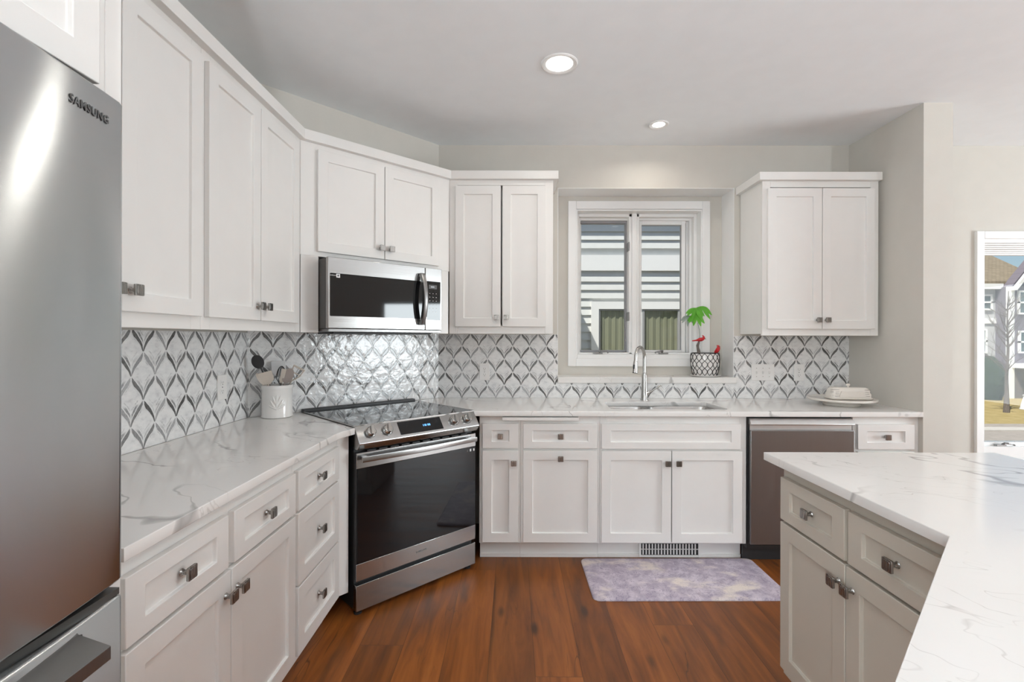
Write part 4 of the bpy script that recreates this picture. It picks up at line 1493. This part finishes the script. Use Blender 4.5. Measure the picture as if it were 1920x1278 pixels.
def leaf(base, aim, n, ln, wd, mat, droop=.5, stem=None):
    """palmate leaf: n leaflets hanging fan-wise from one point, with its stalk"""
    b = MB()
    base = Vector(base)
    for k in range(n):
        a = (k - (n - 1) / 2) / max(1, n - 1) * math.radians(250)
        d = Vector((math.sin(a) * .92, -.38 * math.cos(a) * .9 - .1, -.55 - .35 * math.cos(a)))
        d = (d + Vector(aim) * .6).normalized()
        L = ln * (1.0 - .22 * abs(k - (n - 1) / 2) / n * 2)
        side = d.cross(Vector((0, -1, .25))).normalized()
        up = side.cross(d).normalized()
        rows = []
        for i in range(9):
            s = i / 8
            w = wd * (math.sin(PI * min(1, s * .94 + .03)) ** .8) * (.65 + .6 * s if s < .6 else 1.0)
            c = base + d * (L * s) + Vector((0, 0, -1)) * (droop * L * .35 * s * s)
            rows.append((c - side * w + up * w * .25, c, c + side * w + up * w * .25))
        vs = [[b.bm.verts.new(p) for p in r] for r in rows]
        for i in range(8):
            for j in range(2):
                b.bm.faces.new((vs[i][j], vs[i + 1][j], vs[i + 1][j + 1], vs[i][j + 1]))
    o = b.build('leaf', mat, pp, angle=60)
    if stem:
        s = MB(); s.tube([stem, (Vector(stem) + base) / 2 + Vector((0, 0, .012)), base], .0014, 6); s.build('leaf_stalk', M['leaf'], o)
    return o


leaf((-.085, -.030, .500), (-.1, -.1, 0), 6, .090, .0135, M['leaf'], .5, (-.052, -.012, .435))
leaf((-.040, -.020, .512), (.45, 0, .0), 6, .100, .0145, M['leaf'], .7, (-.052, -.012, .43))
leaf((-.085, -.045, .450), (-.15, -.2, -.2), 6, .088, .0145, M['leaf'], .5, (-.055, -.012, .40))
leaf((-.128, -.015, .445), (-.45, 0, -.15), 5, .074, .012, M['leaf_pale'], .7, (-.054, -.012, .41))


def cardinal(label, loc, rz, pitch, s=1.0):
    t = thing('bird_figurine', label, 'figurine', loc, rz)
    b = MB()
    pts = [(-.062, 0, .006), (-.045, 0, .010), (-.030, 0, .014), (-.018, 0, .018), (-.004, 0, .022), (.010, 0, .026), (.022, 0, .031), (.030, 0, .038), (.030, 0, .046), (.024, 0, .055), (.016, 0, .063)]
    rad = [.004, .005, .006, .010, .0145, .0155, .0135, .0115, .0100, .0055, .0012]
    b.tube([Vector(p) * s for p in pts], [r * s for r in rad], 16)
    b.bm.transform(Matrix.Rotation(pitch, 4, 'Y'))
    b.build('body', M['bird'], t)
    b = MB(); b.cyl(Vector((.036, 0, .037)) * s, Vector((.052, 0, .034)) * s, .0052 * s, .0004, 10); b.bm.transform(Matrix.Rotation(pitch, 4, 'Y')); b.build('beak', M['bark'], t)
    b = MB(); b.lathe([(.0001, -.006 * s), (.0055 * s, -.003 * s), (.0065 * s, 0), (.0055 * s, .003 * s), (.0001, .006 * s)], Vector((.0365, 0, .037)) * s, 14); b.bm.transform(Matrix.Rotation(pitch, 4, 'Y')); b.build('face_mask', M['potblack'], t)
    b = MB()
    for sg in (-1, 1):
        b.tube([Vector((.014, sg * .012, .029)) * s, Vector((-.004, sg * .0145, .022)) * s, Vector((-.030, sg * .008, .014)) * s], [.005 * s, .008 * s, .002 * s], 10, (1, .5))
    b.bm.transform(Matrix.Rotation(pitch, 4, 'Y'))
    b.build('wings', M['bird'], t)
    return t


PB = QZ + .0055
cardinal('red cardinal figurine perched on the plant trunk, facing right', (QX - .050, QY - .024, PB + .245), 0.1, .12, .92)
cardinal('red cardinal figurine perched on the right rim of the lattice pot', (QX + .078, QY - .045, PB + .166), -PI / 2 + .25, -.55, .95)

# ------------------------------------------------------------------ drum pendant over the dining table (seen mirrored in the microwave)
pd = thing('pendant_lamp', 'dark drum pendant lamp with bulbs hanging over the dining area', 'pendant lamp', (3.15, -.7, 0))
b = MB(); b.lathe([(.30, 1.95), (.30, 2.15), (.296, 2.15), (.296, 1.95)], seg=56, close=True); b.build('shade', M['taupe'], pd)
b = MB(); b.cyl((0, 0, 2.10), (0, 0, H - .02), .006); b.lathe([(.06, H - .0005), (.06, H - .018), (.02, H - .03), (.0001, H - .03)], seg=32); b.build('rod', M['bronze'], pd)
for k in range(4):
    a = PI / 2 * k + .4
    b = MB(); b.tube([(0, 0, 2.10), (.08 * math.cos(a), .08 * math.sin(a), 2.09), (.16 * math.cos(a), .16 * math.sin(a), 2.05)], .006, 8); ar = b.build('arm', M['bronze'], pd)
    b = MB(); b.lathe([(.010, 2.04), (.022, 2.01), (.028, 1.985), (.022, 1.962), (.0001, 1.955)], (.16 * math.cos(a), .16 * math.sin(a), 0), 20); b.build('bulb', M['lamp'], ar)

d = bpy.data.lights.new('pendant_fill', 'POINT'); d.energy = 96; d.color = (.90, .965, 1.0); d.shadow_soft_size = .06  # strong fill light added at the shade rim, bounced off the ceiling
o = bpy.data.objects.new('pendant_fill', d); COL.objects.link(o); o.parent = pd; o.location = (0, 0, 2.135)

# made-up torchiere, unseen behind the camera, added to bounce fill light off the ceiling
fl = thing('fill_torchiere', 'slim unseen torchiere added to bounce fill light off the ceiling', 'floor lamp', (-.15, -1.15, 0))
b = MB(); b.lathe([(.0001, .001), (.14, .001), (.14, .018), (.03, .03), (.0001, .03)], seg=36); b.build('base', M['bronze'], fl)
b = MB(); b.cyl((0, 0, .03), (0, 0, 1.72), .011); b.build('pole', M['bronze'], fl)
b = MB(); b.lathe([(.02, 1.72), (.12, 1.78), (.17, 1.86), (.165, 1.862), (.115, 1.788), (.02, 1.73)], seg=44, close=True); b.build('lamp_shade', M['trim'], fl)
d = bpy.data.lights.new('torchiere_fill', 'POINT'); d.energy = 275; d.color = (.90, .965, 1.0); d.shadow_soft_size = .07
o = bpy.data.objects.new('torchiere_fill', d); COL.objects.link(o); o.parent = fl; o.location = (0, 0, 1.815)

# ------------------------------------------------------------------ outside: ground, neighbour's wall, street view
GZ = -1.0
b = MB(); b.box(-12, 4.0, GZ - .2, 60, 60, GZ)
struct(b.build('ground', ground_mat('dry_lawn', (0.30, 0.23, 0.085), (0.40, 0.31, 0.14), 3.0), smooth=False))
b = MB(); b.box(9, 8.6, GZ, 46, 13.4, GZ + .02)
struct(b.build('trim_2', ground_mat('street_asphalt', (0.30, 0.27, 0.24), (0.36, 0.32, 0.285), 6.0), smooth=False))
b = MB(); b.box(9, 12.3, GZ + .02, 46, 12.75, GZ + .05)
struct(b.build('trim_3', ground_mat('kerb_concrete', (0.46, 0.43, 0.39), (0.52, 0.49, 0.45), 6.0), smooth=False))

YN = 7.5
SID = paint('grey_white_siding', (0.62, 0.63, 0.62), 0.6, 0.02, 0.1)
nh = thing('neighbour_house', 'pale lap-sided house wall seen through the kitchen window', 'building', (0, YN, GZ))
b = MB()
exp = .129
z = .0
while z < 5.05:
    if not (3.39 - exp * .7 < z < 3.63):
        runs = ((-2.0, 5.6),) if z + exp < 1.62 or z > 2.90 else ((-2.0, 1.22), (2.64, 5.6))
        for xa, xb in runs:
            b.prism([(-.034, z), (-.004, z + exp + .004), (.02, z + exp + .004), (.02, z)], xa, xb, 'x')
    z += exp
b.box(-2.0, .02, 0, 5.6, .5, 5.05)
b.build('lap_siding', SID, nh, smooth=False)
b = MB(); b.box(-2.0, -.055, 3.392, 5.6, .02, 3.632); b.build('belly_band', M['trim'], nh, smooth=False)
b = MB(); b.box(-2.0, -.50, 5.05, 5.6, .5, 5.20); b.build('eave', M['trim'], nh, smooth=False)
wf = MB(); ring(wf, 1.195, 1.60, 2.665, 2.915, .115, -.075, .0); wf.box(1.86, -.055, 1.70, 1.99, .0, 2.82)
nw = wf.build('window_frame', M['trim'], nh, smooth=False)
b = MB(); ring(b, 1.300, 1.70, 1.87, 2.815, .035, -.058, -.01); ring(b, 1.98, 1.70, 2.56, 2.815, .035, -.058, -.01); b.build('sash', M['gasket'], nw, smooth=False)
b = MB(); b.box(1.325, -.040, 1.725, 1.845, -.036, 2.79); b.box(2.005, -.040, 1.725, 2.535, -.036, 2.79); b.build('pane', M['glass'], nw, smooth=False)
b = MB()
for x0, x1 in ((1.30, 1.87), (1.98, 2.56)):
    n = 60
    prof = [(x0 + (x1 - x0) * i / n, -.018 + .007 * math.sin(i * .62) + .003 * math.sin(i * 1.7)) for i in range(n + 1)]
    b.prism(prof + [(p[0], p[1] + .004) for p in reversed(prof)], 1.72, 2.80)
b.build('curtain', plain('olive_beige_curtain', (0.27, 0.265, 0.185), 0.9), nw, angle=60)
b = MB(); b.box(-1.6, -1.75, 0, .40, .02, 4.10); b.build('shadow_block', SID, nh, smooth=False)  # unseen block added to throw the diagonal shadow across the siding

# house across the street
LAPW = lap('white_lap_siding', (0.52, 0.52, 0.52), .17, .75)
hs = thing('street_house', 'pale sided house with tan gable roof across the street', 'building', (19.0, 20.0, GZ))
b = MB(); b.box(-1.0, 0, 0, .86, 6, 4.46); b.build('side_wing', LAPW, hs, smooth=False)
b = MB(); b.box(.86, -.6, 0, 4.6, 6, 4.46); b.prism([(.9, 4.46), (4.6, 4.46), (4.6, 6.8), (2.9, 6.9)], -.6, -.2, 'y')
b.build('front_gable', lap('mauve_grey_siding', (0.19, 0.17, 0.20), .2, .8), hs, smooth=False)
b = MB(); b.prism([(.95, 4.46), (4.6, 4.46), (4.6, 6.6), (2.7, 6.3)], -.66, -.6, 'y'); b.build('gable_shakes', lap('slate_blue_shakes', (0.045, 0.05, 0.075), .2, .7), hs, smooth=False)
b = MB(); b.prism([(-.22, 4.60), (-.22, 4.72), (3.4, 6.95), (3.4, 6.83)], -2.0, 2.8, 'x'); b.build('roof', shingles('tan_roof_shingles', (0.23, 0.19, 0.135), (0.29, 0.24, 0.175)), hs, smooth=False)
b = MB(); b.box(-2.0, -.24, 4.40, .95, -.10, 4.62); b.box(.78, -.68, 0, .95, -.5, 4.46); b.box(-1.0, -.05, 3.0, .95, .0, 3.22); b.build('white_trim', M['trim'], hs, smooth=False)
b = MB(); b.prism([(.80, 4.30), (.95, 4.30), (2.9, 6.7), (2.8, 6.85)], -.78, -.66, 'y'); b.build('rake_board', M['trim'], hs, smooth=False)
def hwin(x0, x1, z0, z1, y):
    b = MB(); ring(b, x0, z0, x1, z1, .07, y - .07, y); b.box(x0, y - .07, (z0 + z1) / 2 - .035, x1, y, (z0 + z1) / 2 + .035); f = b.build('window_frame', M['trim'], hs, smooth=False)
    b = MB(); b.box(x0 + .05, y - .03, z0 + .05, x1 - .05, y - .01, z1 - .05); b.build('pane', plain('dark_reflecting_pane', (0.10, 0.14, 0.15), 0.1), f, smooth=False)
hwin(.02, .48, 1.78, 2.78, 0.0); hwin(-.2, .70, 3.55, 4.2, 0.0)
hwin(1.12, 1.68, 3.35, 4.3, -.6); hwin(1.95, 2.6, 3.35, 4.3, -.6); hwin(1.15, 1.62, 1.8, 2.7, -.6); hwin(2.0, 2.9, 1.5, 2.7, -.6)
b = MB(); b.box(.86, -1.5, 1.22, 3.6, -.6, 1.40); b.build('balcony_floor', M['trim'], hs, smooth=False)
b = MB(); b.box(.88, -1.5, 2.0, 3.6, -1.43, 2.07); b.box(.88, -1.5, 1.44, 3.6, -1.43, 1.50)
for k in range(20):
    b.box(.90 + k * .135, -1.48, 1.44, .95 + k * .135, -1.45, 2.02)
b.build('balcony_railing', M['trim'], hs, smooth=False)
b = MB(); b.box(.90, -.66, 0, 4.6, -.6, 1.25); b.build('stone_base', ground_mat('brown_stone_veneer', (0.10, 0.085, 0.075), (0.22, 0.19, 0.165), 5.0), hs, smooth=False)

# street tree, bush, white box
random.seed(11)
tr = thing('bare_tree', 'thin leafless young tree on the lawn across the street', 'tree', (15.85, 15.6, GZ))
b = MB(); b.tube([(0, 0, 0), (.01, 0, .5), (.0, 0, 1.1), (.05, 0, 2.0), (.02, 0, 3.0), (.06, 0, 3.9)], [.085, .06, .042, .034, .02, .008], 10)
b.build('trunk', M['bark'], tr)
b = MB()
for k in range(46):
    z0_ = random.uniform(.95, 3.5)
    a = random.uniform(0, 2 * PI)
    L = random.uniform(.5, 1.25) * (1.15 - z0_ / 5.5)
    p = Vector((.02, 0, z0_))
    pts = [p]
    d = Vector((math.cos(a), math.sin(a), random.uniform(.5, 1.0))).normalized()
    for i in range(5):
        d = (d + Vector((random.uniform(-.25, .25), random.uniform(-.25, .25), random.uniform(-.02, .22)))).normalized()
        p = p + d * (L / 5)
        pts.append(p)
        if i in (1, 2, 3):
            q = (d + Vector((random.uniform(-.8, .8), random.uniform(-.8, .8), random.uniform(0, .5)))).normalized()
            b.tube([p, p + q * L * .22, p + q * L * .36 + Vector((0, 0, .04))], [.007, .005, .003], 4)
    b.tube(pts, [.016, .013, .011, .009, .006, .003], 5)
b.build('branches', M['bark'], tr)
bu = MB()
rings = []
for i in range(12):
    s_ = i / 11
    r = .50 * math.sin(PI * (s_ * .82 + .16)) ** .6
    rings.append([(r * math.cos(2 * PI * j / 20) * random.uniform(.86, 1.1), r * math.sin(2 * PI * j / 20) * random.uniform(.86, 1.1), s_ * 1.7) for j in range(20)])
bu.loft(rings)
o = bu.build('bush', ground_mat('dark_evergreen', (0.012, 0.022, 0.012), (0.04, 0.06, 0.03), 14), angle=30)
o.location = (18.65, 19.0, GZ)
tag(o, 'dark rounded evergreen bush against the house across the street', 'bush')
t = thing('utility_cabinet', 'leaning white utility cabinet on the lawn beside the street tree', 'utility box', (17.15, 16.2, GZ))
b = MB(); b.prism([(-.16, 0), (.06, 0), (.17, .46), (.0, .46)], -.12, .12, 'y'); b.build('housing', M['plastic'], t, bevel=.02)
b = MB(); b.prism([(-.02, .46), (.19, .46), (.195, .49), (-.015, .49)], -.14, .14, 'y'); b.build('cap', M['plastic'], t, bevel=.01)

# repeats share a group phrase
GROUPS = {'base_cabinet': 'white base cabinets along the kitchen walls', 'wall_cabinet': 'white wall cabinets', 'countertop': 'white veined quartz countertops',
          'outlet': 'white outlets on the tile backsplash', 'ceiling_downlight': 'recessed ceiling downlights', 'bird_figurine': 'red cardinal figurines on the plant pot',
          'crown_moulding': 'crown moulding on the wall cabinets', 'spoon': 'spoons in the utensil crock'}
for o in list(bpy.data.objects):
    if o.parent is None and o.get('label') and o.name.split('.')[0] in GROUPS:
        o['group'] = GROUPS[o.name.split('.')[0]]
